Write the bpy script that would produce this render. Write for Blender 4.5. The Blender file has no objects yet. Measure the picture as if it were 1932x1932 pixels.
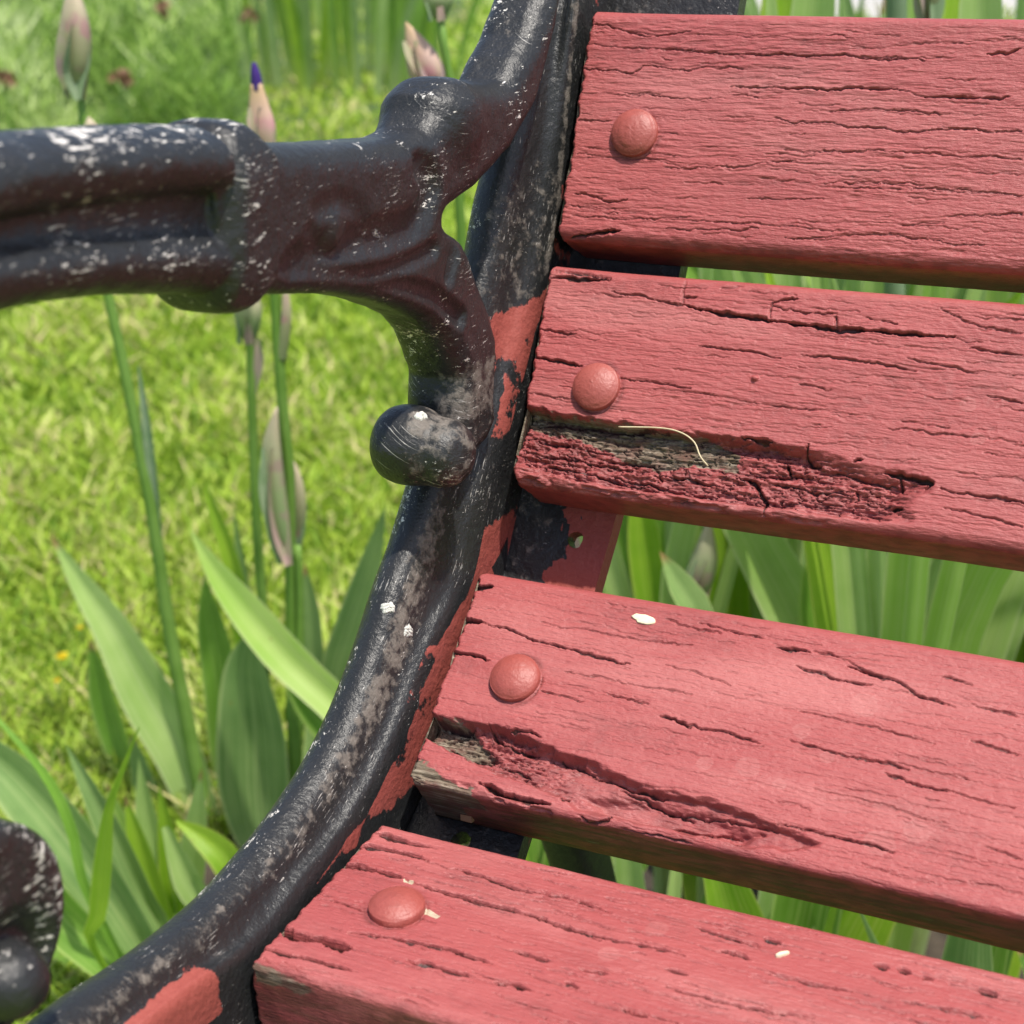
import bpy, math, random
import numpy as np
from mathutils import Matrix, Vector
R = math.radians
scene = bpy.context.scene
col = scene.collection
random.seed(7)
rng = np.random.default_rng(11)

# ------------------------------------------------------------------ camera
cam_d = bpy.data.cameras.new('camera')
cam = bpy.data.objects.new('camera', cam_d)
col.objects.link(cam)
CAM = Vector([0.24642,-0.55621,0.72299])
rot = Matrix([[0.904097,-0.135057,0.405424],[0.426311,0.35048,-0.83392],[-0.029466,0.926781,0.374444]])
cam.matrix_world = Matrix.Translation(CAM) @ rot.to_4x4()
cam_d.sensor_width = 36.0
cam_d.lens = 36.0 * 3200.0 / 1932.0
cam_d.clip_start = 0.02
cam_d.clip_end = 300.0
cam_d.dof.use_dof = True
cam_d.dof.focus_distance = 0.562
cam_d.dof.aperture_fstop = 16.5
scene.camera = cam

# ------------------------------------------------------------------ sky and sun
SUN_EL, SUN_AZ = R(71), R(66)            # azimuth measured from -Y (the sitter's side) towards +X
to_sun = Vector((math.cos(SUN_EL) * math.sin(SUN_AZ), -math.cos(SUN_EL) * math.cos(SUN_AZ), math.sin(SUN_EL)))
world = bpy.data.worlds.new('World')
scene.world = world
world.use_nodes = True
wn = world.node_tree
sky = wn.nodes.new('ShaderNodeTexSky')
sky.sky_type = 'NISHITA'
sky.sun_disc = False
sky.sun_elevation = SUN_EL
sky.sun_rotation = math.atan2(to_sun.x, to_sun.y)
sky.dust_density = 2.5
wn.links.new(sky.outputs[0], wn.nodes['Background'].inputs[0])
wn.nodes['Background'].inputs[1].default_value = 0.12
sun_d = bpy.data.lights.new('sun', 'SUN')
sun_d.energy = 3.6
sun_d.angle = R(1.2)
sun_d.color = (1.0, 0.95, 0.87)
sun = bpy.data.objects.new('sun', sun_d)
sun.rotation_euler = to_sun.to_track_quat('Z', 'Y').to_euler()
sun.location = (2, -3, 5)
col.objects.link(sun)
vs = scene.view_settings
vs.view_transform = 'Standard'
vs.look = 'None'
vs.exposure = 0.80
vs.gamma = 1.0
vs.use_curve_mapping = False
scene.cycles.max_bounces = 8
scene.cycles.transmission_bounces = 4

# ------------------------------------------------------------------ helpers
def link(o, parent=None):
    col.objects.link(o)
    if parent is not None:
        o.parent = parent
    return o

def tag(o, label=None, cat=None, group=None, kind=None):
    if label: o['label'] = label
    if cat: o['category'] = cat
    if group: o['group'] = group
    if kind: o['kind'] = kind
    return o

def empty(name, loc, label, cat, group=None):
    o = bpy.data.objects.new(name, None)
    o.location = loc
    o.empty_display_size = 0.05
    link(o)
    return tag(o, label, cat, group)

def mesh_np(name, verts, quads=None, tris=None, mat=None, parent=None, smooth=True, attrs=None, off=None):
    """numpy arrays to one mesh object; verts in world metres, off = the parent's location"""
    verts = np.asarray(verts, np.float32)
    if off is not None:
        verts = verts - np.asarray(off, np.float32)
    me = bpy.data.meshes.new(name)
    loops, starts, tot = [], [], 0
    if quads is not None and len(quads):
        q = np.asarray(quads, np.int32); loops.append(q.ravel()); starts.append(np.arange(len(q)) * 4); tot = len(q) * 4
    if tris is not None and len(tris):
        t = np.asarray(tris, np.int32); loops.append(t.ravel()); starts.append(tot + np.arange(len(t)) * 3)
    loops = np.concatenate(loops); starts = np.concatenate(starts)
    me.vertices.add(len(verts)); me.loops.add(len(loops)); me.polygons.add(len(starts))
    me.vertices.foreach_set('co', verts.ravel())
    me.loops.foreach_set('vertex_index', loops.astype(np.int32))
    me.polygons.foreach_set('loop_start', starts.astype(np.int32))
    me.polygons.foreach_set('use_smooth', np.full(len(starts), smooth))
    for k, a in (attrs or {}).items():
        at = me.attributes.new(k, 'FLOAT', 'POINT')
        at.data.foreach_set('value', np.asarray(a, np.float32).ravel())
    me.update(calc_edges=True)
    me.validate()
    if mat: me.materials.append(mat)
    o = bpy.data.objects.new(name, me)
    return link(o, parent)

def grid_quads(nu, nv, wrap_v=False):
    i = np.arange(nu - 1)[:, None]
    j = np.arange(nv if wrap_v else nv - 1)[None, :]
    jn = (j + 1) % nv
    return np.stack([i * nv + j + 0 * jn, (i + 1) * nv + j + 0 * jn, (i + 1) * nv + jn, i * nv + jn], -1).reshape(-1, 4)

_T = rng.random((256, 256)).astype(np.float32)
def vnoise(x, y, seed=0):
    x = np.asarray(x, np.float64) + seed * 17.31; y = np.asarray(y, np.float64) + seed * 7.77
    xi = np.floor(x).astype(np.int64); yi = np.floor(y).astype(np.int64)
    fx = x - xi; fy = y - yi
    fx = fx * fx * (3 - 2 * fx); fy = fy * fy * (3 - 2 * fy)
    a = _T[xi & 255, yi & 255]; b = _T[(xi + 1) & 255, yi & 255]
    c = _T[xi & 255, (yi + 1) & 255]; d = _T[(xi + 1) & 255, (yi + 1) & 255]
    return ((a * (1 - fx) + b * fx) * (1 - fy) + (c * (1 - fx) + d * fx) * fy) * 2 - 1
def fbm(x, y, n=3, seed=0):
    s = 0; a = 1.0; t = 0
    for k in range(n):
        s = s + a * vnoise(x * 2 ** k, y * 2 ** k, seed + k * 3); t += a; a *= 0.55
    return s / t
def sstep(a, b, x):
    t = np.clip((x - a) / (b - a), 0, 1)
    return t * t * (3 - 2 * t)
def poly_sd(px, py, pts):
    """signed distance to a polygon, negative inside"""
    pts = np.asarray(pts, float); n = len(pts)
    d = np.full(px.shape, 1e9); ins = np.zeros(px.shape, bool)
    for k in range(n):
        a = pts[k]; b = pts[(k + 1) % n]; e = b - a
        wx = px - a[0]; wy = py - a[1]
        t = np.clip((wx * e[0] + wy * e[1]) / (e @ e + 1e-12), 0, 1)
        d = np.minimum(d, np.hypot(wx - t * e[0], wy - t * e[1]))
        cond = (a[1] > py) != (b[1] > py)
        ins ^= cond & (px < (b[0] - a[0]) * (py - a[1]) / (b[1] - a[1] + 1e-12) + a[0])
    return np.where(ins, -d, d)
def line_d(px, py, pts):
    """distance to a polyline and the running parameter 0..1"""
    pts = np.asarray(pts, float)
    L = np.r_[0, np.cumsum(np.hypot(*np.diff(pts, axis=0).T))]
    d = np.full(px.shape, 1e9); u = np.zeros(px.shape)
    for k in range(len(pts) - 1):
        a = pts[k]; e = pts[k + 1] - a
        wx = px - a[0]; wy = py - a[1]
        t = np.clip((wx * e[0] + wy * e[1]) / (e @ e + 1e-12), 0, 1)
        dk = np.hypot(wx - t * e[0], wy - t * e[1])
        m = dk < d
        d = np.where(m, dk, d); u = np.where(m, (L[k] + t * (L[k + 1] - L[k])) / L[-1], u)
    return d, u
def spline(pts, n):
    """Catmull-Rom through points, n samples evenly spread over arc length"""
    P = np.asarray(pts, float)
    P = np.vstack([2 * P[0] - P[1], P, 2 * P[-1] - P[-2]])
    out = []
    for i in range(1, len(P) - 2):
        t = np.linspace(0, 1, 24, endpoint=False)[:, None]
        p0, p1, p2, p3 = P[i - 1], P[i], P[i + 1], P[i + 2]
        out.append(0.5 * ((2 * p1) + (-p0 + p2) * t + (2 * p0 - 5 * p1 + 4 * p2 - p3) * t ** 2 + (-p0 + 3 * p1 - 3 * p2 + p3) * t ** 3))
    out.append(P[-2][None]); Q = np.vstack(out)
    s = np.r_[0, np.cumsum(np.linalg.norm(np.diff(Q, axis=0), axis=1))]
    q = np.linspace(0, s[-1], n)
    return np.stack([np.interp(q, s, Q[:, k]) for k in range(Q.shape[1])], 1)

def surface_nets(F, org, h):
    """mesh of the zero level of the sampled field F (negative inside)"""
    nx, ny, nz = F.shape
    ins = F < 0
    cnt = np.zeros((nx - 1, ny - 1, nz - 1), np.int8)
    for a in (0, 1):
        for b in (0, 1):
            for c in (0, 1):
                cnt += ins[a:nx - 1 + a, b:ny - 1 + b, c:nz - 1 + c]
    act = (cnt > 0) & (cnt < 8)
    idx = np.full(act.shape, -1, np.int64)
    I, J, K = np.nonzero(act)
    idx[I, J, K] = np.arange(len(I))
    acc = np.zeros((len(I), 3)); num = np.zeros(len(I))
    corners = [(a, b, c) for a in (0, 1) for b in (0, 1) for c in (0, 1)]
    for p in corners:
        for ax in range(3):
            if p[ax]: continue
            q = list(p); q[ax] = 1
            fa = F[I + p[0], J + p[1], K + p[2]]; fb = F[I + q[0], J + q[1], K + q[2]]
            m = (fa < 0) != (fb < 0)
            t = np.where(m, fa / np.where(m, fa - fb, 1), 0)
            pos = np.array(p, float)[None].repeat(len(I), 0); pos[:, ax] += t
            acc += pos * m[:, None]; num += m
    V = (acc / num[:, None] + np.stack([I, J, K], 1)) * h + np.asarray(org)
    Q = []
    for ax in range(3):
        sl0 = [slice(1, n - 1) for n in F.shape]; sl1 = list(sl0)
        sl0[ax] = slice(0, F.shape[ax] - 1); sl1[ax] = slice(1, F.shape[ax])
        A = ins[tuple(sl0)]; B = ins[tuple(sl1)]
        X = np.stack(np.nonzero(A != B), 1)
        flip = A[tuple(X.T)]
        o = np.ones(3, int); o[ax] = 0
        X = X + o
        b, c = [k for k in range(3) if k != ax]
        e1 = np.zeros(3, int); e1[b] = 1; e2 = np.zeros(3, int); e2[c] = 1
        g = lambda Y: idx[Y[:, 0], Y[:, 1], Y[:, 2]]
        q = np.stack([g(X - e1 - e2), g(X - e2), g(X), g(X - e1)], 1)
        if ax == 1: flip = ~flip
        q = np.where(flip[:, None], q, q[:, ::-1])
        Q.append(q)
    return V, np.vstack(Q)
def smin(a, b, k):
    h = np.clip(0.5 + 0.5 * (b - a) / k, 0, 1)
    return b * (1 - h) + a * h - k * h * (1 - h)
def smax(a, b, k):
    return -smin(-a, -b, k)

# ------------------------------------------------------------------ materials
class NT:
    def __init__(s, name):
        s.m = bpy.data.materials.new(name); s.m.use_nodes = True
        s.t = s.m.node_tree; s.b = s.t.nodes['Principled BSDF']; s.out = s.t.nodes['Material Output']
        s.tc = s.t.nodes.new('ShaderNodeTexCoord')
    def n(s, typ, **k):
        n = s.t.nodes.new(typ)
        for a, v in k.items(): setattr(n, a, v)
        return n
    def l(s, a, b): s.t.links.new(a, b)
    def coord(s, scale=(1, 1, 1), rot=(0, 0, 0)):
        m = s.n('ShaderNodeMapping'); m.inputs['Scale'].default_value = scale; m.inputs['Rotation'].default_value = rot
        s.l(s.tc.outputs['Object'], m.inputs[0]); return m.outputs[0]
    def noise(s, scale, detail=4, rough=0.55, vec=None, dist=0.0):
        n = s.n('ShaderNodeTexNoise'); n.inputs['Scale'].default_value = scale; n.inputs['Detail'].default_value = detail
        n.inputs['Roughness'].default_value = rough; n.inputs['Distortion'].default_value = dist
        s.l(vec if vec is not None else s.tc.outputs['Object'], n.inputs['Vector']); return n.outputs['Fac']
    def ramp(s, fac, stops, interp='LINEAR'):
        r = s.n('ShaderNodeValToRGB'); r.color_ramp.interpolation = interp
        e = r.color_ramp.elements
        while len(e) > 1: e.remove(e[-1])
        for i, (p, c) in enumerate(stops):
            x = e[0] if i == 0 else e.new(p)
            x.position = p; x.color = (*c, 1) if len(c) == 3 else c
        s.l(fac, r.inputs[0]); return r.outputs[0]
    def step(s, fac, a, b):
        m = s.n('ShaderNodeMapRange'); m.interpolation_type = 'SMOOTHSTEP'
        m.inputs['From Min'].default_value = a; m.inputs['From Max'].default_value = b
        s.l(fac, m.inputs['Value']); return m.outputs[0]
    def mix(s, fac, a, b, blend='MIX'):
        m = s.n('ShaderNodeMix'); m.data_type = 'RGBA'; m.blend_type = blend
        for v, i in ((fac, 0), (a, 6), (b, 7)):
            if isinstance(v, (int, float)): m.inputs[i].default_value = v
            elif isinstance(v, tuple): m.inputs[i].default_value = (*v, 1)
            else: s.l(v, m.inputs[i])
        return m.outputs[2]
    def math(s, op, a, b=None, clamp=False):
        m = s.n('ShaderNodeMath', operation=op, use_clamp=clamp)
        for v, i in ((a, 0), (b, 1)):
            if v is None: continue
            if isinstance(v, (int, float)): m.inputs[i].default_value = v
            else: s.l(v, m.inputs[i])
        return m.outputs[0]
    def attr(s, name):
        a = s.n('ShaderNodeAttribute'); a.attribute_name = name; return a.outputs['Fac']
    def bump(s, h, strength, dist, prev=None):
        b = s.n('ShaderNodeBump'); b.inputs['Strength'].default_value = strength; b.inputs['Distance'].default_value = dist
        s.l(h, b.inputs['Height'])
        if prev is not None: s.l(prev, b.inputs['Normal'])
        return b.outputs[0]
    def set(s, **k):
        for a, v in k.items():
            i = s.b.inputs[a.replace('_', ' ')]
            if isinstance(v, (int, float)): i.default_value = v
            elif isinstance(v, tuple): i.default_value = (*v, 1) if len(v) == 3 else v
            else: s.l(v, i)
        return s
    def leafy(s, colr, fac, normal=None):
        tr = s.n('ShaderNodeBsdfTranslucent'); mx = s.n('ShaderNodeMixShader'); mx.inputs[0].default_value = fac
        s.l(colr, tr.inputs[0]); s.l(s.b.outputs[0], mx.inputs[1]); s.l(tr.outputs[0], mx.inputs[2]); s.l(mx.outputs[0], s.out.inputs[0])

def red_paint():
    k = NT('red_paint_on_wood')
    g = k.coord((30, 420, 420))
    big = k.noise(14, 3); mid = k.noise(160, 4); gr = k.noise(1.0, 5, vec=g)
    c = k.mix(big, (0.262, 0.052, 0.052), (0.322, 0.072, 0.068))
    c = k.mix(k.math('MULTIPLY', k.step(gr, 0.5, 0.75), 0.3), c, (0.37, 0.098, 0.090))
    c = k.mix(k.math('MULTIPLY', k.step(mid, 0.55, 0.8), 0.30), c, (0.37, 0.105, 0.096))
    fade = k.noise(1.0, 4, 0.6, vec=k.coord((9, 38, 38)))
    c = k.mix(k.math('MULTIPLY', k.step(fade, 0.48, 0.72), 0.50), c, (0.405, 0.140, 0.130))
    c = k.mix(k.math('MULTIPLY', k.step(k.noise(1.0, 4, 0.65, vec=k.coord((14, 70, 70), (0.3, 0.2, 0.9))), 0.55, 0.75), 0.40), c, (0.200, 0.042, 0.040))
    # dried drip rings and dust
    st = k.attr('stain')
    c = k.mix(k.math('MULTIPLY', st, 0.22), c, (0.50, 0.26, 0.23))
    # bare weathered wood where the paint has gone
    wv = k.coord((60, 900, 900))
    wg = k.noise(1.0, 6, 0.65, vec=wv)
    wood = k.ramp(wg, [(0.25, (0.028, 0.020, 0.013)), (0.48, (0.13, 0.105, 0.070)), (0.72, (0.33, 0.285, 0.22))])
    moss = k.noise(120, 3)
    wood = k.mix(k.math('MULTIPLY', k.step(moss, 0.55, 0.75), 0.4), wood, (0.09, 0.075, 0.03))
    wm = k.attr('wood')
    wn_ = k.noise(420, 4, 0.65)
    wf = k.step(k.math('ADD', wm, k.math('MULTIPLY', k.math('SUBTRACT', wn_, 0.5), 0.9)), 0.42, 0.62)
    c = k.mix(wf, c, wood)
    # the split heart of a crack is old dark wood
    cr = k.attr('crack')
    c = k.mix(k.step(cr, 0.35, 0.8), c, (0.030, 0.016, 0.013))
    pc = k.attr('pale')
    c = k.mix(k.step(k.math('ADD', pc, k.math('MULTIPLY', k.math('SUBTRACT', wn_, 0.5), 0.5)), 0.45, 0.55), c, (0.50, 0.42, 0.30))
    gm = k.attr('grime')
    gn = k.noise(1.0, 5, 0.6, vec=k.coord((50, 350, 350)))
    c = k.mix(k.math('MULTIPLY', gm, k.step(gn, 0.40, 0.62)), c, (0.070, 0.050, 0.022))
    dt = k.attr('dark_tint')
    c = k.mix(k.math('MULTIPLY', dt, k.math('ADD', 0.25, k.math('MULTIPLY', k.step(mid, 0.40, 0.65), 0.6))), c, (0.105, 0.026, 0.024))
    c = k.mix(k.math('MULTIPLY', gm, k.step(gn, 0.66, 0.72)), c, (0.24, 0.21, 0.15))
    rg = k.mix(wf, (0.46, 0.46, 0.46), (0.9, 0.9, 0.9))
    h1 = k.noise(1.0, 4, 0.6, vec=k.coord((220, 1500, 1500)))
    h2 = k.noise(900, 3, 0.6)
    nrm = k.bump(h1, 0.75, 0.0006); nrm = k.bump(h2, 0.45, 0.0003, nrm)
    k.set(Base_Color=c, Roughness=rg, Normal=nrm, Specular_IOR_Level=0.4)
    return k.m

def bolt_paint():
    k = NT('red_paint_on_iron')
    a = k.noise(300, 3); b = k.noise(900, 3)
    oi = k.n('ShaderNodeObjectInfo').outputs['Random']
    c = k.mix(a, (0.235, 0.046, 0.036), (0.30, 0.066, 0.052))
    s_ = k.noise(170, 5, 0.7)
    c = k.mix(k.math('MULTIPLY', k.step(s_, 0.52, 0.7), 0.5), c, (0.17, 0.034, 0.026))
    c = k.mix(k.math('MULTIPLY', k.step(k.noise(1100, 3), 0.70, 0.76), 0.6), c, (0.42, 0.20, 0.16))
    c = k.mix(k.math('MULTIPLY', oi, 0.25), c, (0.30, 0.085, 0.07))
    k.set(Base_Color=c, Roughness=0.5, Normal=k.bump(b, 0.5, 0.0004, k.bump(s_, 0.5, 0.0007)))
    return k.m

def iron():
    k = NT('worn_black_iron_paint')
    n1 = k.noise(60, 4); n2 = k.noise(700, 4, 0.6); n3 = k.noise(1.0, 4, 0.65, vec=k.coord((1300, 700, 1500))); n4 = k.noise(230, 5, 0.65)
    c = k.mix(n1, (0.012, 0.013, 0.014), (0.022, 0.022, 0.022))
    # rubbed, dusty patches
    w = k.attr('worn')
    wf = k.step(k.math('ADD', w, k.math('MULTIPLY', k.math('SUBTRACT', n4, 0.5), 1.5)), 0.50, 0.80)
    c = k.mix(wf, c, k.mix(n2, (0.050, 0.042, 0.036), (0.20, 0.175, 0.150)))
    # white undercoat showing in chips
    ch = k.attr('chip')
    spk = k.noise(1.0, 6, 0.75, vec=k.coord((420, 190, 620), (0.25, 0, 0)))
    patch = k.noise(38, 3); thr = k.math('ADD', spk, k.math('MULTIPLY', ch, 0.34))
    cf = k.step(k.math('ADD', thr, k.math('MULTIPLY', k.math('SUBTRACT', patch, 0.5), 0.42)), 0.735, 0.765)
    c = k.mix(cf, c, k.mix(n2, (0.42, 0.38, 0.33), (0.78, 0.76, 0.72)))
    cb = k.n('ShaderNodeCombineXYZ'); k.l(k.math('MULTIPLY', k.attr('fu'), 170.0), cb.inputs[0]); k.l(k.math('MULTIPLY', k.attr('fv'), 1500.0), cb.inputs[1])
    ln = k.noise(1.0, 4, 0.7, vec=cb.outputs[0])
    lf = k.step(k.math('ADD', ln, k.math('MULTIPLY', k.math('SUBTRACT', n1, 0.5), 0.42)), 0.645, 0.69)
    c = k.mix(k.math('MULTIPLY', lf, 0.7), c, (0.42, 0.40, 0.37))
    fine = k.step(k.math('ADD', n3, k.math('MULTIPLY', k.math('SUBTRACT', patch, 0.5), 0.40)), 0.70, 0.735)
    c = k.mix(k.math('MULTIPLY', fine, 0.75), c, (0.5, 0.47, 0.43))
    # red paint slopped over from the slats
    rd = k.attr('red')
    rf = k.step(k.math('ADD', rd, k.math('MULTIPLY', k.math('SUBTRACT', n4, 0.5), 0.62)), 0.46, 0.53)
    c = k.mix(rf, c, k.mix(n2, (0.22, 0.042, 0.032), (0.29, 0.070, 0.055)))
    rough = k.mix(k.math('MAXIMUM', k.math('MAXIMUM', wf, cf), rf), (0.37, 0.37, 0.37), (0.65, 0.65, 0.65))
    nrm = k.bump(n1, 0.25, 0.004); nrm = k.bump(n4, 0.55, 0.0015, nrm); nrm = k.bump(n2, 0.30, 0.0004, nrm)
    nrm = k.bump(cf, 0.5, 0.0003, nrm)
    k.set(Base_Color=c, Roughness=rough, Normal=nrm, Specular_IOR_Level=0.38)
    return k.m

def leaf_mat(name, c1, c2, edge, tr):
    k = NT(name)
    u = k.attr('across'); v = k.attr('along')
    vein = k.n('ShaderNodeTexNoise'); vein.noise_dimensions = '2D'
    cb = k.n('ShaderNodeCombineXYZ'); k.l(k.math('MULTIPLY', u, 26.0), cb.inputs[0]); k.l(k.math('MULTIPLY', v, 1.2), cb.inputs[1])
    k.l(cb.outputs[0], vein.inputs['Vector']); vein.inputs['Scale'].default_value = 1.0; vein.inputs['Detail'].default_value = 3
    big = k.noise(22, 3)
    c = k.mix(k.step(big, 0.3, 0.7), c1, c2)
    c = k.mix(k.math('MULTIPLY', k.step(vein.outputs['Fac'], 0.45, 0.7), 0.35), c, edge)
    rim = k.step(k.math('ABSOLUTE', k.math('SUBTRACT', u, 0.5)), 0.45, 0.5)
    c = k.mix(k.math('MULTIPLY', rim, 0.75), c, edge)
    rnd = k.n('ShaderNodeObjectInfo').outputs['Random']
    tip = k.math('MULTIPLY', k.step(k.math('ADD', v, k.math('MULTIPLY', k.math('SUBTRACT', big, 0.5), 0.10)), 0.055, 0.02), k.step(rnd, 0.45, 0.55))
    c = k.mix(tip, c, (0.36, 0.24, 0.10))
    spots = k.step(k.noise(140, 2), 0.74, 0.78)
    c = k.mix(k.math('MULTIPLY', spots, 0.6), c, (0.30, 0.26, 0.06))
    base = k.step(v, 0.75, 1.0)
    c = k.mix(k.math('MULTIPLY', base, 0.5), c, edge)
    k.set(Base_Color=c, Roughness=0.42, Specular_IOR_Level=0.35, Normal=k.bump(vein.outputs['Fac'], 0.35, 0.0008))
    k.leafy(c, tr)
    return k.m

def plain_leafy(name, c1, c2, tr, scale=60, rough=0.55):
    k = NT(name)
    c = k.mix(k.step(k.noise(scale, 3), 0.35, 0.65), c1, c2)
    k.set(Base_Color=c, Roughness=rough, Specular_IOR_Level=0.3)
    k.leafy(c, tr)
    return k.m

def bud_mat(name, low, mid, top, blush):
    k = NT(name)
    v = k.attr('along')
    n = k.noise(1.0, 3, vec=k.coord((90, 90, 25)))
    c = k.ramp(k.math('ADD', v, k.math('MULTIPLY', k.math('SUBTRACT', n, 0.5), 0.3)), [(0.0, low), (0.45, mid), (1.0, top)])
    c = k.mix(k.math('MULTIPLY', k.step(k.noise(55, 3), 0.52, 0.68), 0.75), c, blush)
    k.set(Base_Color=c, Roughness=0.5, Specular_IOR_Level=0.3)
    k.leafy(c, 0.25)
    return k.m

def tone_mat(name, stops, tr=0.4, rough=0.6):
    k = NT(name)
    c = k.ramp(k.attr('tone'), stops)
    k.set(Base_Color=c, Roughness=rough, Specular_IOR_Level=0.25)
    k.leafy(c, tr)
    return k.m

M_red, M_bolt, M_iron = red_paint(), bolt_paint(), iron()
LEAF = [leaf_mat('iris_leaf_mid_green', (0.154, 0.303, 0.037), (0.205, 0.386, 0.051), (0.533, 0.662, 0.201), 0.46),
        leaf_mat('iris_leaf_blue_green', (0.165, 0.285, 0.084), (0.235, 0.368, 0.117), (0.576, 0.662, 0.285), 0.38),
        leaf_mat('iris_leaf_deep_green', (0.093, 0.211, 0.033), (0.143, 0.276, 0.044), (0.411, 0.552, 0.136), 0.43),
        leaf_mat('iris_leaf_pale_green', (0.328, 0.496, 0.125), (0.431, 0.588, 0.185), (0.620, 0.680, 0.370), 0.46),
        leaf_mat('iris_leaf_yellow_green', (0.245, 0.442, 0.030), (0.349, 0.552, 0.037), (0.616, 0.680, 0.152), 0.55),
        leaf_mat('iris_leaf_bright_green', (0.345, 0.560, 0.090), (0.430, 0.610, 0.140), (0.620, 0.680, 0.337), 0.50),
        leaf_mat('grass_leaf_green', (0.143, 0.312, 0.030), (0.205, 0.386, 0.051), (0.328, 0.516, 0.101), 0.43)]
M_stem = plain_leafy('iris_stem_green', (0.13, 0.25, 0.04), (0.17, 0.30, 0.06), 0.15, 30)
M_stem2 = plain_leafy('iris_stem_grey_green', (0.14, 0.21, 0.11), (0.18, 0.26, 0.15), 0.1, 30)
BUD = [bud_mat('bud_pale_sheath', (0.24, 0.30, 0.14), (0.36, 0.36, 0.20), (0.62, 0.50, 0.38), (0.48, 0.24, 0.27)),
       bud_mat('bud_peach_sheath', (0.45, 0.40, 0.24), (0.62, 0.42, 0.36), (0.60, 0.42, 0.24), (0.60, 0.26, 0.32)),
       bud_mat('bud_green_sheath', (0.20, 0.30, 0.12), (0.30, 0.38, 0.18), (0.56, 0.46, 0.34), (0.38, 0.26, 0.24))]
M_purple = plain_leafy('purple_petal', (0.035, 0.015, 0.14), (0.06, 0.025, 0.20), 0.2)
SPATHE = [plain_leafy('spathe_mauve', (0.42, 0.30, 0.30), (0.30, 0.32, 0.18), 0.3), plain_leafy('spathe_grey_green', (0.22, 0.32, 0.17), (0.30, 0.38, 0.24), 0.3),
          plain_leafy('spathe_pink', (0.50, 0.34, 0.32), (0.36, 0.34, 0.22), 0.3)]

# ------------------------------------------------------------------ the setting
def ground_mat(name, cols, scale):
    k = NT(name)
    n1 = k.noise(scale, 6, 0.7); n2 = k.noise(scale * 0.12, 3)
    c = k.ramp(n1, [(0.3, cols[0]), (0.5, cols[1]), (0.7, cols[2])])
    c = k.mix(k.math('MULTIPLY', n2, 0.4), c, cols[1])
    k.set(Base_Color=c, Roughness=0.95, Normal=k.bump(n1, 0.6, 0.01))
    return k.m
def sheet(name, poly, z, mat):
    v = [(x, y, z) for x, y in poly]
    me = bpy.data.meshes.new(name); me.from_pydata(v, [], [tuple(range(len(v)))]); me.materials.append(mat)
    o = link(bpy.data.objects.new(name, me)); o['kind'] = 'structure'; return o
sheet('ground', [(-80, -40), (80, -40), (80, 120), (-80, 120)], 0.0, ground_mat('lawn_soil', ((0.06, 0.09, 0.018), (0.17, 0.26, 0.035), (0.28, 0.37, 0.06)), 40))
def blob(cx, cy, rx, ry, n=28, seed=1):
    r_ = random.Random(seed)
    return [(cx + math.cos(a) * rx * r_.uniform(.8, 1.15), cy + math.sin(a) * ry * r_.uniform(.8, 1.15)) for a in [i * 2 * math.pi / n for i in range(n)]]
SOIL = [-2.335,3.518,0.0]
sheet('soil_patch', blob(SOIL[0], SOIL[1], .16, .26, seed=3), 0.004, ground_mat('dry_soil', ((0.16, 0.10, 0.055), (0.34, 0.23, 0.13), (0.46, 0.33, 0.20)), 30))
sheet('path', [(-2.75, 6.15), (-1.35, 6.1), (1.0, 6.9), (6.0, 9.0), (6.0, 10.2), (-2.9, 7.9)], 0.004, ground_mat('pale_gravel', ((0.28, 0.27, 0.25), (0.36, 0.35, 0.32), (0.44, 0.42, 0.39)), 25))

DARK_GROUND = [(-.50, .30), (-.36, .16), (-.16, .12), (.1, -.10), (1.6, -.12), (1.75, .9), (.7, 1.7), (-.35, 1.75), (-.62, 1.3), (-.45, .75), (-.34, .5)]
sheet('added_dark_ground', DARK_GROUND, 0.004, ground_mat('bounce_cut_brown', ((0.020, 0.015, 0.010), (0.045, 0.033, 0.022), (0.08, 0.06, 0.04)), 60))  # dark ground added under bench and irises to cut bounce light from grass
# lawn: blades thinned out with distance
def to_px(P):
    q = (np.asarray(P) - np.array(CAM)) @ np.array(rot)
    return 966 + 3200 * q[:, 0] / -q[:, 2], 966 - 3200 * q[:, 1] / -q[:, 2]
def sample_lawn(n, y0, y1, pad=140):
    out = []
    while sum(len(o) for o in out) < n:
        m = n
        y = 1 / (1 / (y0 + 0.8) + rng.random(m) * (1 / (y1 + 0.8) - 1 / (y0 + 0.8))) - 0.8
        x = 0.3 - (y + 0.75) * rng.random(m) * 1.6
        P = np.stack([x, y, np.zeros(m)], 1)
        px, py = to_px(P)
        k = (px > -pad) & (px < 1100) & (py < 2300)
        k |= (px > -1500) & (px <= -pad) & (py < 2600) & (rng.random(m) < 0.30)
        k |= (px >= 1100) & (px < 2100) & (rng.random(m) < 0.35)
        out.append(P[k])
    return np.vstack(out)[:n]
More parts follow.
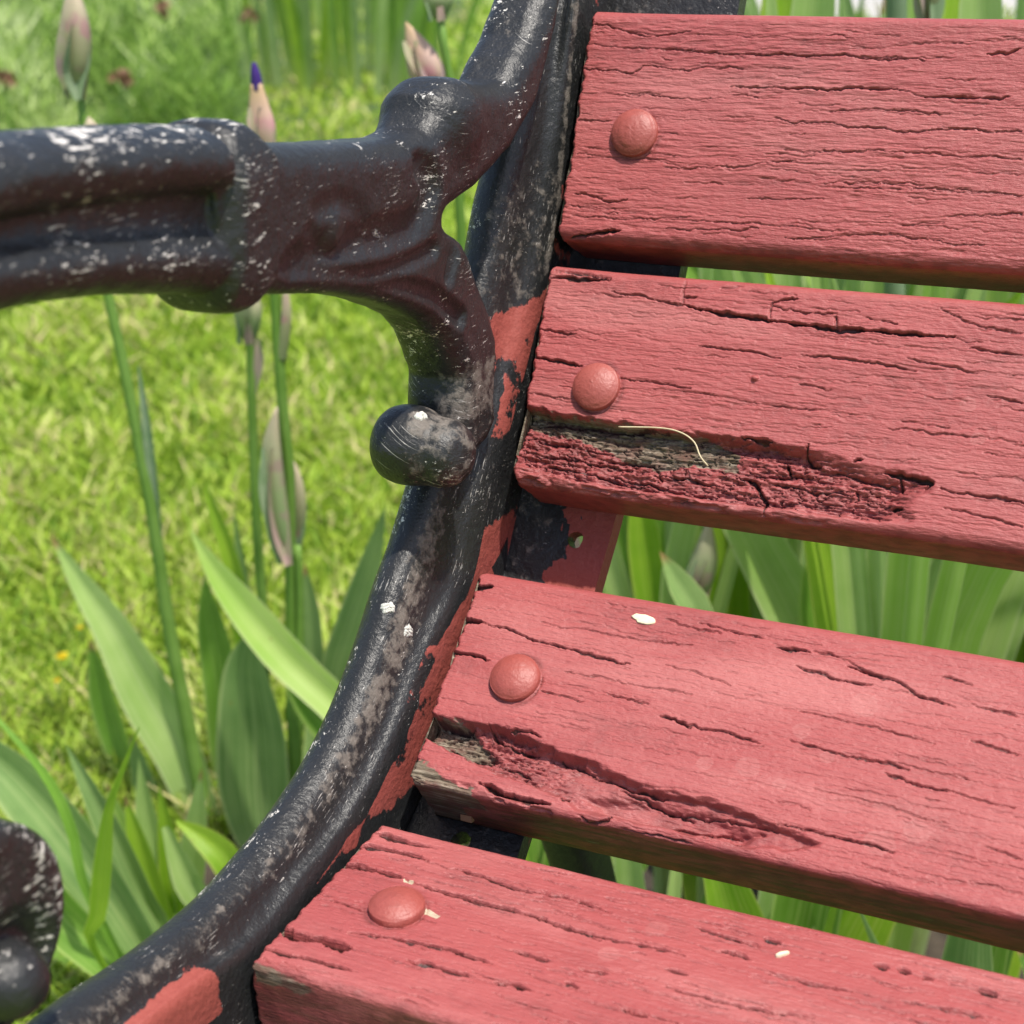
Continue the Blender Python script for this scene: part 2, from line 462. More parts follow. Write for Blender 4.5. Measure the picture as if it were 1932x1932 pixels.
def blades(P, h, w, seg=2, bend=0.5, tone=None):
    n = len(P)
    a = rng.random(n) * 2 * np.pi; b = rng.random(n) * 2 * np.pi
    side = np.stack([np.cos(a), np.sin(a), np.zeros(n)], 1); lean = np.stack([np.cos(b), np.sin(b), np.zeros(n)], 1)
    lean *= (rng.random(n) ** 0.7 * bend)[:, None]
    V = []
    for s in range(seg + 1):
        t = s / seg
        c = P + lean * (h * t ** 1.6)[:, None] + np.array([0, 0, 1.0]) * (h * t * (1 - 0.25 * t))[:, None]
        if s < seg:
            ww = (w * (1 - 0.35 * t) * (0.45 if s == 0 else 1))[:, None] * 0.5
            V += [c - side * ww, c + side * ww]
        else: V += [c]
    V = np.stack(V, 1); k = V.shape[1]
    base = np.arange(n)[:, None] * k
    Q = np.vstack([base + np.array([2 * s, 2 * s + 1, 2 * s + 3, 2 * s + 2]) for s in range(seg - 1)]) if seg > 1 else None
    T = base + np.array([2 * seg - 2, 2 * seg - 1, 2 * seg])
    tn = np.repeat((rng.random(n) if tone is None else tone)[:, None], k, 1)
    return V.reshape(-1, 3), Q, T, tn.ravel()
P = sample_lawn(175000, 0.03, 6.5)
dist = np.linalg.norm(P - np.array(CAM), axis=1)
px_, py_ = to_px(P)
keep = ~((px_ < 470) & (py_ < 285) & (P[:, 1] > 2.75)) & (poly_sd(P[:, 0], P[:, 1], DARK_GROUND) > -.02 * rng.random(len(P)))
P = P[keep]; dist = dist[keep]
patch = fbm(P[:, 0] * 7, P[:, 1] * 7, 3, 5)
hh = (0.020 + 0.042 * rng.random(len(P)) ** 1.6) * (1 + 0.35 * patch)
ww = np.maximum(0.0034, dist * 0.0025) * (0.7 + 0.8 * rng.random(len(P)))
broad = rng.random(len(P)) < 0.22
ww[broad] *= 2.3; hh[broad] *= 0.55
tone = np.clip(0.56 + 0.30 * patch + 0.31 * rng.standard_normal(len(P)), 0, 1)
V, Q, T, tn = blades(P, hh, ww, 2, 0.95, tone)
M_grass = tone_mat('lawn_grass', [(0.0, (0.10, 0.20, 0.016)), (0.30, (0.235, 0.375, 0.028)), (0.7, (0.395, 0.52, 0.060)), (0.93, (0.52, 0.60, 0.17)), (1.0, (0.58, 0.52, 0.24))], 0.40)
o = mesh_np('grass', V, Q, T, M_grass, attrs={'tone': tn}, smooth=False)
tag(o, 'bright sunlit lawn grass growing all round the bench', 'grass', kind='stuff')
# feathery bed beyond the lawn
def bed(n, seed):
    r = np.random.default_rng(seed)
    y = 2.75 + r.random(n) ** 1.3 * 4.0; x = -1.1 - r.random(n) * 6
    P = np.stack([x, y, np.zeros(n)], 1); a, b = to_px(P)
    edge = 450 + 50 * fbm(x * 3, y * 3, 2, 8)
    k = (a > -420) & (a < edge) & (b > -400)
    P = P[k]; n = len(P)
    # plumes: every leaflet belongs to a mound of its own height and tint
    m = 260; cx = -1.0 - r.random(m) * 5.5; cy = 2.8 + r.random(m) ** 1.2 * 4.2; ch = r.uniform(.10, .52, m); cr = r.uniform(.09, .20, m); ct = r.random(m)
    d = np.hypot(P[:, 0:1] - cx, P[:, 1:2] - cy) / cr; w = d.argmin(1); dm = d[np.arange(n), w]
    top = ch[w] * np.clip(1.05 - dm ** 2 * .8, .12, 1)
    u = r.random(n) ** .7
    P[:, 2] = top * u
    tone = .02 + .50 * u * np.clip(1.2 - dm * .7, .1, 1) + 1.05 * (ct[w] - .42) + .16 * r.standard_normal(n)  # darker low down and between mounds: shade painted into the leaflet tone
    k = dm < 1.35
    return P[k], np.clip(tone[k], 0, 1)
sheet('bed_gap_shade', [(-1.80, 2.72), (-1.66, 3.2), (-2.55, 4.6), (-3.3, 6.6), (-6.3, 6.9), (-4.9, 4.8), (-3.4, 2.75)], 0.008, ground_mat('gap_shade_green', ((0.02, 0.035, 0.01), (0.05, 0.09, 0.02), (0.09, 0.14, 0.03)), 30))  # dark sheet laid under the leaflets to paint shade into their gaps
P, tone = bed(90000, 5)
V, Q, T, tn = blades(P, np.full(len(P), 0.085), np.full(len(P), 0.017), 1, 1.3, tone)
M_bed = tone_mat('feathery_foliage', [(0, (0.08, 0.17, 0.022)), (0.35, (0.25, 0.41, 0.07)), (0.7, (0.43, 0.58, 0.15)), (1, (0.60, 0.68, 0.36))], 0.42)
o = mesh_np('foliage', V, Q, T, M_bed, attrs={'tone': tn}, smooth=False)
tag(o, 'feathery green bed foliage beyond the lawn', 'foliage', kind='stuff')

# ------------------------------------------------------------------ iris plants
def ribbon(name, pts, wid, mat, parent, twist=0.0, fold=0.16, n=16, yaw=0.0):
    W = spline(np.c_[np.asarray(pts), np.asarray(wid)], n)
    C, w = W[:, :3], np.maximum(W[:, 3], 0.0004)
    tan = np.gradient(C, axis=0); tan /= np.linalg.norm(tan, axis=1)[:, None]
    nv = np.array([math.sin(yaw), -math.cos(yaw), 0.25]); nv /= np.linalg.norm(nv)
    ac = np.cross(tan, nv); ac /= np.linalg.norm(ac, axis=1)[:, None]
    nn = np.cross(ac, tan)
    s = np.linspace(0, 1, n)
    ang = twist * (1 - s)
    ac2 = ac * np.cos(ang)[:, None] + nn * np.sin(ang)[:, None]; nn2 = np.cross(ac2, tan)
    m = 7; V = np.zeros((n, m, 3)); A = np.zeros((n, m)); B = np.zeros((n, m))
    for j in range(m):
        q = j / (m - 1); e = q - 0.5
        dep = fold * (abs(e) * 2) ** 1.15 - fold * 0.4 + 0.03 * math.sin(9 * q)
        V[:, j] = C + ac2 * (w * e)[:, None] + nn2 * (w * dep * 0.5)[:, None]
        A[:, j] = q; B[:, j] = s
    o = mesh_np(name, V.reshape(-1, 3), grid_quads(n, m), None, mat, parent, attrs={'across': A, 'along': B}, off=parent.location)
    return o
def loft(name, pts, wid, mat, parent, n=18, m=12, seed=0, squash=0.85, lobes=0.06):
    W = spline(np.c_[np.asarray(pts), np.asarray(wid)], n)
    C, w = W[:, :3], np.maximum(W[:, 3], 0.0006) * 0.5
    tan = np.gradient(C, axis=0); tan /= np.linalg.norm(tan, axis=1)[:, None]
    a = np.cross(tan, (0, -1, 0)); a /= np.linalg.norm(a, axis=1)[:, None]; b = np.cross(a, tan)
    th = np.linspace(0, 2 * np.pi, m, endpoint=False)
    V = np.zeros((n, m, 3)); B = np.zeros((n, m))
    for j, t in enumerate(th):
        r = w * (1 + lobes * math.cos(3 * t + seed)) 
        V[:, j] = C + a * (r * math.cos(t))[:, None] + b * (r * squash * math.sin(t))[:, None]
        B[:, j] = 1 - np.linspace(0, 1, n)
    Q = grid_quads(n, m, True)
    V = np.vstack([V.reshape(-1, 3), C[:1], C[-1:]]); B = np.r_[B.ravel(), 1, 0]
    i0, i1 = n * m, n * m + 1
    T = [[i0, j, (j + 1) % m] for j in range(m)] + [[i1, (n - 1) * m + (j + 1) % m, (n - 1) * m + j] for j in range(m)]
    return mesh_np(name, V, Q, T, mat, parent, attrs={'along': B}, off=parent.location)

PLANTS = [["tall iris leaning left behind the armrest with one fat pale bud at its top",[-0.4659,0.36,-0.0005],[["stem",[[-0.5084,0.36,0.5657],[-0.5092,0.36,0.5377],[-0.509,0.36,0.4802],[-0.5054,0.36,0.4284],[-0.4993,0.36,0.3752],[-0.4929,0.36,0.3042],[-0.4891,0.36,0.2551],[-0.4867,0.36,0.1784],[-0.4814,0.36,0.1169],[-0.4741,0.36,0.0349],[-0.4659,0.36,-0.0005]],[0.00494,0.00641,0.00726,0.00737,0.00823,0.00915,0.01005,0.01107,0.01206,0.01314,0.0092],0,0.0],
["bud",[[-0.5038,0.36,0.6335],[-0.5048,0.36,0.6135],[-0.5071,0.36,0.5932],[-0.5097,0.36,0.5795],[-0.5086,0.36,0.564]],[0.00757,0.01942,0.02166,0.01827,0.00565],0,0.0],
["bud",[[-0.504,0.36,0.5513],[-0.503,0.36,0.5433],[-0.5034,0.36,0.5292]],[0.00177,0.01064,0.01069],0,0.0],
["spathe",[[-0.5053,0.36,0.5966],[-0.5066,0.36,0.583],[-0.5074,0.36,0.5692],[-0.5076,0.36,0.5623]],[0.02023,0.01753,0.01198,0.00565],2,0.0],
["spathe",[[-0.4862,0.36,0.3804],[-0.485,0.36,0.3453],[-0.4848,0.36,0.3052],[-0.4858,0.36,0.2514]],[0.00149,0.00751,0.00913,0.00773],1,0.0],
["leaf",[[-0.5882,0.36,0.2367],[-0.566,0.36,0.2021],[-0.5391,0.36,0.1645],[-0.5136,0.36,0.115],[-0.4898,0.36,0.0691],[-0.4705,0.36,0.0023],[-0.4659,0.36,-0.0005]],[0.0004,0.01611,0.03027,0.04265,0.04086,0.02898,0.02028],3,0.35],
["leaf",[[-0.5909,0.39,0.1354],[-0.5851,0.39,0.1143],[-0.5801,0.39,0.077],[-0.571,0.39,0.0302],[-0.5514,0.39,-0.0203],[-0.5267,0.39,-0.0549],[-0.4659,0.36,-0.0005]],[0.00042,0.01904,0.03629,0.03234,0.0239,0.0196,0.01372],0,-0.2],
["leaf",[[-0.5344,0.36,0.0735],[-0.5273,0.36,0.0321],[-0.5221,0.36,-0.0253],[-0.5127,0.36,-0.0732],[-0.4659,0.36,-0.0005]],[0.00496,0.02172,0.0233,0.01926,0.01349],1,0.1]]],
["iris with a purple tipped bud beside the armrest collar and a double bud lower down",[-0.3782,0.34,-0.0002],[["stem",[[-0.3527,0.34,0.5514],[-0.3533,0.34,0.5015],[-0.3544,0.34,0.4499],[-0.3552,0.34,0.4035],[-0.3557,0.34,0.3669],[-0.3549,0.34,0.3218],[-0.3592,0.34,0.2668],[-0.3663,0.34,0.18],[-0.3716,0.34,0.0926],[-0.3782,0.34,-0.0002]],[0.00659,0.00671,0.00683,0.00764,0.00773,0.00785,0.008,0.00899,0.01003,0.00702],0,0.0],
["bud_tip",[[-0.3554,0.34,0.5937],[-0.355,0.34,0.5867],[-0.3545,0.34,0.5765]],[0.00292,0.00651,0.0085],0,0.0],
["bud",[[-0.3548,0.34,0.581],[-0.3538,0.34,0.5675],[-0.3526,0.34,0.553],[-0.3528,0.34,0.5349]],[0.00751,0.01311,0.01713,0.01326],1,0.0],
["bud",[[-0.3459,0.34,0.4541],[-0.3471,0.34,0.4329],[-0.3535,0.34,0.4037]],[0.0034,0.00685,0.00624],0,0.0],
["bud",[[-0.3536,0.33,0.3747],[-0.3595,0.33,0.3474],[-0.3608,0.33,0.317],[-0.3587,0.33,0.2865],[-0.354,0.33,0.2638]],[0.00139,0.01266,0.01706,0.01506,0.00649],2,0],
["bud",[[-0.3624,0.35,0.3364],[-0.3574,0.35,0.3179],[-0.3565,0.35,0.2948],[-0.3607,0.35,0.2625]],[0.00287,0.01008,0.01233,0.00661],0,0],
["stem",[[-0.3532,0.34,0.2717],[-0.355,0.34,0.2274],[-0.362,0.34,0.1597],[-0.3782,0.34,-0.0002]],[0.0058,0.00588,0.00753,0.00527],0,0.0],
["leaf",[[-0.3952,0.34,0.2018],[-0.4022,0.34,0.1688],[-0.4016,0.34,0.117],[-0.4048,0.34,0.0625],[-0.4038,0.34,0.026],[-0.3782,0.34,-0.0002]],[0.00075,0.03615,0.05992,0.06293,0.04372,0.03061],1,0.0],
["leaf",[[-0.3748,0.38,0.24],[-0.3736,0.38,0.2025],[-0.3745,0.38,0.155],[-0.3762,0.38,0.0925],[-0.3782,0.34,-0.0002]],[0.00038,0.01534,0.01868,0.01983,0.01388],1,0.2]]],
["iris with a twisted bright leaf and one green bud just under the armrest",[-0.3999,0.33,-0.0001],[["stem",[[-0.3971,0.37,0.413],[-0.4012,0.37,0.352],[-0.4063,0.37,0.2637],[-0.4077,0.37,0.2052],[-0.4124,0.37,0.1348],[-0.4217,0.37,0.0416],[-0.3999,0.33,-0.0001]],[0.00575,0.0066,0.00756,0.0077,0.00866,0.00974,0.00682],0,0],
["bud",[[-0.3972,0.37,0.4406],[-0.3976,0.37,0.4241],[-0.398,0.37,0.4036]],[0.01424,0.01933,0.00793],2,0],
["spathe",[[-0.3905,0.37,0.4062],[-0.3912,0.37,0.3912],[-0.3979,0.37,0.3677]],[0.00503,0.00794,0.0051],2,0],
["leaf",[[-0.472,0.39,0.2103],[-0.4687,0.39,0.1681],[-0.4635,0.39,0.1148],[-0.4623,0.39,0.059],[-0.4595,0.39,-0.0079],[-0.3999,0.33,-0.0001]],[0.0004,0.02413,0.03343,0.03644,0.02529,0.0177],0,0.1],
["leaf",[[-0.4956,0.43,0.275],[-0.4873,0.43,0.2457],[-0.4765,0.43,0.2121],[-0.4715,0.43,0.177],[-0.4678,0.43,0.0942],[-0.3999,0.33,-0.0001]],[0.0004,0.00893,0.01429,0.01853,0.02105,0.01474],4,0.1],
["leaf",[[-0.4831,0.45,0.2388],[-0.4805,0.45,0.1943],[-0.4799,0.45,0.1531],[-0.4797,0.45,0.082],[-0.3999,0.33,-0.0001]],[0.00041,0.00916,0.01263,0.01545,0.01082],1,0.1]]],
["iris fan behind the curved iron rail with a bright leaf reaching out to the left",[-0.2692,0.33,-0.0],[["leaf",[[-0.4192,0.31,0.2859],[-0.4009,0.31,0.2565],[-0.3801,0.31,0.2321],[-0.3529,0.31,0.2041],[-0.3291,0.31,0.1851],[-0.3062,0.31,0.1673],[-0.2795,0.31,0.134],[-0.2692,0.33,-0.0]],[0.00036,0.01449,0.02393,0.02754,0.02603,0.02525,0.02168,0.01517],5,0.5],
["leaf",[[-0.3773,0.33,0.2054],[-0.36,0.33,0.1797],[-0.3407,0.33,0.1521],[-0.3168,0.33,0.1276],[-0.2934,0.33,0.0943],[-0.2692,0.33,-0.0]],[0.00037,0.02042,0.03163,0.02976,0.02237,0.01566],0,-0.3],
["leaf",[[-0.3049,0.38,0.2937],[-0.3188,0.38,0.2489],[-0.337,0.38,0.2005],[-0.3558,0.38,0.1456],[-0.3582,0.38,0.0874],[-0.2692,0.33,-0.0]],[0.00036,0.01633,0.0235,0.02637,0.0237,0.01659],1,0.1],
["leaf",[[-0.2393,0.38,0.3751],[-0.2514,0.38,0.2832],[-0.2678,0.38,0.2005],[-0.2808,0.38,0.1132],[-0.2692,0.33,-0.0]],[0.00035,0.01793,0.02222,0.02293,0.01605],0,0.1]]],
["low iris fan at the bottom left corner beside the iron scroll",[-0.3381,0.13,-0.0001],[["leaf",[[-0.4679,0.13,0.2086],[-0.4341,0.13,0.186],[-0.4056,0.13,0.1586],[-0.3784,0.13,0.1231],[-0.3552,0.13,0.0864],[-0.3423,0.13,0.0622],[-0.3381,0.13,-0.0001]],[0.01648,0.03443,0.04192,0.04004,0.0346,0.02646,0.01852],1,0.2],
["leaf",[[-0.4198,0.1,0.256],[-0.3894,0.1,0.2272],[-0.3737,0.1,0.204],[-0.3659,0.1,0.1751],[-0.3612,0.1,0.1392],[-0.3381,0.13,-0.0001]],[0.00186,0.00433,0.00621,0.00625,0.00569,0.00399],6,0.9],
["leaf",[[-0.2906,0.08,0.2789],[-0.3033,0.08,0.2538],[-0.3182,0.08,0.2233],[-0.3281,0.08,0.186],[-0.3373,0.08,0.1475],[-0.3446,0.08,0.1195],[-0.3381,0.13,-0.0001]],[0.00086,0.00261,0.00532,0.01025,0.01044,0.00498,0.00349],4,0.6],
["leaf",[[-0.4081,0.15,0.2054],[-0.3957,0.15,0.1799],[-0.3804,0.15,0.1452],[-0.3655,0.15,0.106],[-0.3513,0.15,0.0739],[-0.3381,0.13,-0.0001]],[0.00033,0.01118,0.01986,0.02203,0.01846,0.01293],1,0.2],
["leaf",[[-0.3758,0.16,0.1713],[-0.3691,0.16,0.1343],[-0.3608,0.16,0.0888],[-0.3523,0.16,0.0587],[-0.3381,0.13,-0.0001]],[0.00033,0.01534,0.02027,0.01871,0.0131],4,0.2],
["leaf",[[-0.3556,0.17,0.1473],[-0.3427,0.17,0.1113],[-0.3324,0.17,0.078],[-0.3381,0.13,-0.0001]],[0.00466,0.01946,0.01961,0.01372],3,0.2],
["leaf",[[-0.3548,0.18,0.1463],[-0.3344,0.18,0.138],[-0.3178,0.18,0.1254],[-0.3129,0.18,0.097],[-0.3381,0.13,-0.0001]],[0.00201,0.01469,0.02066,0.01848,0.01293],4,0.4],
["leaf",[[-0.4732,0.16,0.0323],[-0.437,0.16,0.0341],[-0.4024,0.16,0.0315],[-0.3381,0.13,-0.0001]],[0.00359,0.01769,0.02099,0.01469],0,0.4],
["leaf",[[-0.4143,0.19,0.1533],[-0.4102,0.19,0.1221],[-0.3997,0.19,0.0837],[-0.3885,0.19,0.0448],[-0.3381,0.13,-0.0001]],[0.00034,0.0174,0.02317,0.01984,0.01389],5,0.3],
["leaf",[[-0.3951,0.2,0.1719],[-0.3942,0.2,0.1282],[-0.3907,0.2,0.084],[-0.3889,0.2,0.038],[-0.3381,0.13,-0.0001]],[0.00034,0.0153,0.02045,0.01789,0.01252],3,0.2],
["leaf",[[-0.4322,0.18,0.1387],[-0.4217,0.18,0.1089],[-0.4062,0.18,0.0758],[-0.3878,0.18,0.0432],[-0.3381,0.13,-0.0001]],[0.00035,0.01533,0.02172,0.0197,0.01379],0,0.3],
["leaf",[[-0.3538,0.21,0.1679],[-0.3625,0.21,0.122],[-0.3729,0.21,0.0782],[-0.3827,0.21,0.033],[-0.3381,0.13,-0.0001]],[0.00034,0.01597,0.02122,0.01873,0.01311],3,0.2],
["leaf",[[-0.3814,0.2,0.1553],[-0.3789,0.2,0.1158],[-0.379,0.2,0.0745],[-0.3819,0.2,0.0314],[-0.3381,0.13,-0.0001]],[0.00034,0.01389,0.01972,0.01716,0.01202],4,0.2],
["leaf",[[-0.451,0.11,0.1592],[-0.4217,0.11,0.1359],[-0.3897,0.11,0.1057],[-0.3535,0.11,0.0769],[-0.3381,0.13,-0.0001]],[0.01968,0.02943,0.03264,0.02602,0.01821],0,0.2]]],
["iris with two pink flushed buds standing behind the top of the iron frame",[-0.276,0.42,-0.0004],[["stem",[[-0.2673,0.42,0.616],[-0.2648,0.42,0.5919],[-0.2615,0.42,0.5657],[-0.2589,0.42,0.4912],[-0.2591,0.42,0.383],[-0.2621,0.42,0.266],[-0.276,0.42,-0.0004]],[0.00531,0.00535,0.00607,0.00691,0.00788,0.00894,0.00625],0,0.0],
["bud",[[-0.2919,0.42,0.6102],[-0.2864,0.42,0.5995],[-0.2802,0.42,0.5876],[-0.2747,0.42,0.5765],[-0.272,0.42,0.5694]],[0.00101,0.01211,0.02089,0.0189,0.00609],1,0.0],
["bud",[[-0.2706,0.42,0.6398],[-0.2684,0.42,0.624],[-0.2668,0.42,0.6119]],[0.01648,0.01921,0.00665],2,0.0]]],
["iris with a thick grey green stem seen through the gaps right of the slats",[0.0584,0.4,-0.0002],[["stem",[[0.0216,0.4,0.6731],[0.024,0.4,0.6295],[0.0316,0.4,0.4707],[0.0404,0.4,0.2769],[0.045,0.4,0.1538],[0.0584,0.4,-0.0002]],[0.01021,0.01096,0.01224,0.01441,0.0157,0.01099],1,0.0],
["leaf",[[0.0341,0.35,0.3775],[0.0238,0.35,0.3331],[0.0174,0.35,0.298],[0.0211,0.35,0.2493],[0.0317,0.35,0.1592],[0.0584,0.4,-0.0002]],[0.0003,0.031,0.04031,0.03842,0.02635,0.01844],0,0.1],
["leaf",[[0.0871,0.32,0.3546],[0.075,0.32,0.3139],[0.0652,0.32,0.2754],[0.0622,0.32,0.2193],[0.0584,0.4,-0.0002]],[0.00029,0.01013,0.01336,0.01367,0.00957],1,0.2],
["leaf",[[-0.0128,0.4,0.3328],[-0.0079,0.4,0.2943],[-0.0014,0.4,0.2588],[0.0146,0.4,0.1667],[0.0584,0.4,-0.0002]],[0.00033,0.01989,0.02344,0.02406,0.01684],1,0.2]]],
["iris with a half open bud just past the bracket between the slats",[-0.0632,0.36,-0.0004],[["stem",[[-0.0711,0.36,0.2715],[-0.0679,0.36,0.2086],[-0.065,0.36,0.1309],[-0.0632,0.36,-0.0004]],[0.00398,0.00542,0.00695,0.00487],0,0.0],
["bud",[[-0.0649,0.36,0.3245],[-0.0673,0.36,0.3011],[-0.072,0.36,0.2823],[-0.0738,0.36,0.2637]],[0.00325,0.01574,0.01719,0.00533],2,0.0],
["leaf",[[-0.0858,0.33,0.3138],[-0.0737,0.33,0.2947],[-0.0634,0.33,0.2787],[-0.0524,0.33,0.2265],[-0.0632,0.36,-0.0004]],[0.00032,0.01608,0.01997,0.01635,0.01144],1,0.6],
["leaf",[[-0.1207,0.38,0.3465],[-0.1154,0.38,0.3038],[-0.1099,0.38,0.26],[-0.0948,0.38,0.1736],[-0.0632,0.36,-0.0004]],[0.00033,0.02033,0.02266,0.02109,0.01476],4,0.1],
["leaf",[[-0.075,0.42,0.3673],[-0.0747,0.42,0.3093],[-0.0711,0.42,0.2571],[-0.0678,0.42,0.1791],[-0.0632,0.36,-0.0004]],[0.00034,0.02473,0.02793,0.02505,0.01753],4,0.1]]],
["iris with a swollen green bud base showing above the top slat",[0.0683,0.46,-0.0004],[["stem",[[0.0302,0.46,0.618],[0.0355,0.46,0.5334],[0.0414,0.46,0.403],[0.0469,0.46,0.2598],[0.0683,0.46,-0.0004]],[0.0067,0.00753,0.00853,0.01033,0.00723],0,0.0],
["bud",[[0.0256,0.46,0.6585],[0.0273,0.46,0.6413],[0.0292,0.46,0.6253],[0.0307,0.46,0.6106]],[0.00601,0.01873,0.01519,0.00733],0,0.0],
["leaf",[[-0.0426,0.49,0.6982],[-0.0465,0.49,0.6324],[-0.0465,0.49,0.5888],[-0.0313,0.49,0.4223],[0.0683,0.46,-0.0004]],[0.00031,0.02563,0.02604,0.02401,0.01681],3,0.2],
["leaf",[[0.0487,0.49,0.7076],[0.0521,0.49,0.6213],[0.0572,0.49,0.5292],[0.0544,0.49,0.3602],[0.0683,0.46,-0.0004]],[0.0003,0.02412,0.02554,0.02376,0.01663],3,0.2],
["leaf",[[-0.0771,0.54,0.7096],[-0.078,0.54,0.6344],[-0.0751,0.54,0.5483],[-0.0267,0.54,0.3342],[0.0683,0.46,-0.0004]],[0.00033,0.03034,0.03122,0.0256,0.01792],4,0.2]]]]
IG = 'iris plants standing round the bench'
for label, b, items in PLANTS:
    root = empty('iris_plant', b, label, 'iris', IG)
    for kd, pts, wid, tone, tw in items:
        if kd == 'leaf':
            ribbon('leaf', pts, wid, LEAF[tone], root, tw, fold=.42, n=24, yaw=tw * 0.3)
        elif kd == 'stem':
            loft('stem', pts, wid, M_stem2 if tone else M_stem, root, n=30, m=10, lobes=0.03)
        elif kd == 'bud':
            bd = loft('bud', pts, wid, BUD[tone], root, n=22, m=16, seed=len(pts), lobes=.11)
            if max(wid) > .008:
                cut = max(2, len(pts) - 3)
                for sgn in (-1, 1):
                    sp = np.array(pts[cut - 1:]) + np.array([sgn * max(wid) * .17, -max(wid) * .34, 0]); ws = [w * (.25 if q == 0 else .80) for q, w in enumerate(wid[cut - 1:])]
                    ribbon('sheath', sp, ws, SPATHE[(tone * 2 + (sgn > 0)) % 3], root, sgn * .7, .9, 14, yaw=sgn * .7)
        elif kd == 'bud_tip':
            loft('bud_tip', pts, wid, M_purple, root, n=10, m=12)
        elif kd == 'spathe':
            ribbon('spathe', pts, wid, SPATHE[tw if isinstance(tw, int) else 0] if False else SPATHE[int(tone) % 3], root, 0.0, 0.5, n=12)

def iris_fan(root, b, hgt, spread, nl, yaw, r, tones, wmul=1.0):
    fx = np.array([math.cos(yaw), math.sin(yaw), 0])
    for k in range(nl):
        e = (k + 0.5) / nl * 2 - 1 + r.uniform(-.12, .12)
        h = hgt * (1 - 0.35 * abs(e)) * r.uniform(.85, 1.08)
        lean = e * spread * h + r.uniform(-.03, .03)
        out = np.array([-fx[1], fx[0], 0]) * r.uniform(-.06, .06)
        droop = r.random() < 0.25
        pts = []
        for t in np.linspace(1, 0, 6):
            z = h * t if not droop else h * (t - 0.30 * max(0, t - 0.55) ** 1.2)
            q = np.array(b) + fx * (lean * t ** 1.5 + (0.10 * max(0, t - 0.6) * np.sign(lean) if droop else 0)) + out * t + np.array([0, 0, z])
            pts.append(q)
        w0 = r.choice((r.uniform(.008, .016), r.uniform(.018, .036), r.uniform(.018, .036))) * wmul
        wid = [w0 * x for x in (0.03, 0.62, 0.95, 1.0, 0.85, 0.6)]
        ribbon('leaf', pts, wid, LEAF[r.choice(tones)], root, r.uniform(-.7, .7), 0.35, 14, yaw=yaw + r.uniform(-.5, .5))
    return root
rr = random.Random(21)
places = []
tries = 0
while len(places) < 34 and tries < 4000:
    tries += 1
    y = rr.choice((rr.uniform(.26, .6), rr.uniform(.30, 1.5))); x = rr.uniform(-1.1, .55)
    px, py = to_px([(x, y, .3)])
    if not (1230 < px[0] < 2250): continue
    if min([math.hypot(x - a, (y - c) * .8) for a, c in places] or [9]) < .075: continue
    places.append((x, y))
front = []
while len(front) < 9:
    x = -.20 + .085 * len(front) + rr.uniform(-.02, .02); front.append((x, rr.uniform(.17, .27)))
places = [p for p in places if p[1] > .30]
places.sort(key=lambda p: p[1])
near = sorted(front + [p for p in places if p[1] < .55]); far = [p for p in places if p[1] >= .55]
ORD = 'first second third fourth fifth sixth seventh eighth ninth tenth eleventh twelfth thirteenth fourteenth fifteenth sixteenth seventeenth eighteenth nineteenth twentieth twenty-first twenty-second twenty-third twenty-fourth twenty-fifth twenty-sixth twenty-seventh twenty-eighth'.split()
for i, (x, y) in enumerate(near):
    lab = ('short iris fan' if y < .28 else 'tall iris fan') + ' close behind the slats, ' + ORD[min(i, 27)] + ' counting away from the iron end'
    root = empty('iris_plant', (x, y, 0), lab, 'iris', 'iris fans in the row behind the slats')
    if y < .28: iris_fan(root, (x, y, 0), rr.uniform(.24, .36), rr.uniform(.3, .5), 6, rr.uniform(-.6, .6), rr, (0, 1, 3, 4, 5, 2), 1.05)
    else: iris_fan(root, (x, y, 0), rr.uniform(.50, .72), rr.uniform(.18, .4), rr.choice([5, 5, 6, 7]), rr.uniform(-.6, .6), rr, (0, 1, 1, 3, 3, 3, 4, 5), 1.15)
for i, (x, y) in enumerate(far):
    root = empty('iris_plant', (x, y, 0), 'tall iris fan in the back rank of the thick row beyond the red slats', 'iris', 'iris fans in the back rank')
    iris_fan(root, (x, y, 0), rr.uniform(.55, .80), rr.uniform(.18, .4), rr.choice([5, 6, 6]), rr.uniform(-.6, .6), rr, (0, 1, 1, 3, 3, 3, 4, 5), 1.2)
# the distant clump across the lawn
CL = [[-2.594,3.831,0.0],[-2.49,3.967,0.0],[-2.464,4.183,0.0]]
root = empty('iris_plant', CL[1], 'big blurred clump of upright sword leaves far across the lawn', 'iris')
for k in range(60):
    b = np.array(CL[1]) + np.array([rr.uniform(-.30, .34), rr.uniform(-.2, .3), 0])
    h = rr.uniform(.55, .95); dx = rr.uniform(-.2, .22) + (b[0] - CL[1][0]) * .5
    pts = [b + np.array([dx * t ** 1.5, 0, h * t]) for t in (1, .75, .5, .25, 0)]
    ribbon('leaf', pts, [.001, .018, .027, .027, .02], LEAF[rr.choice((0, 0, 1, 4, 3))], root, rr.uniform(-.6, .6), .2, 10)
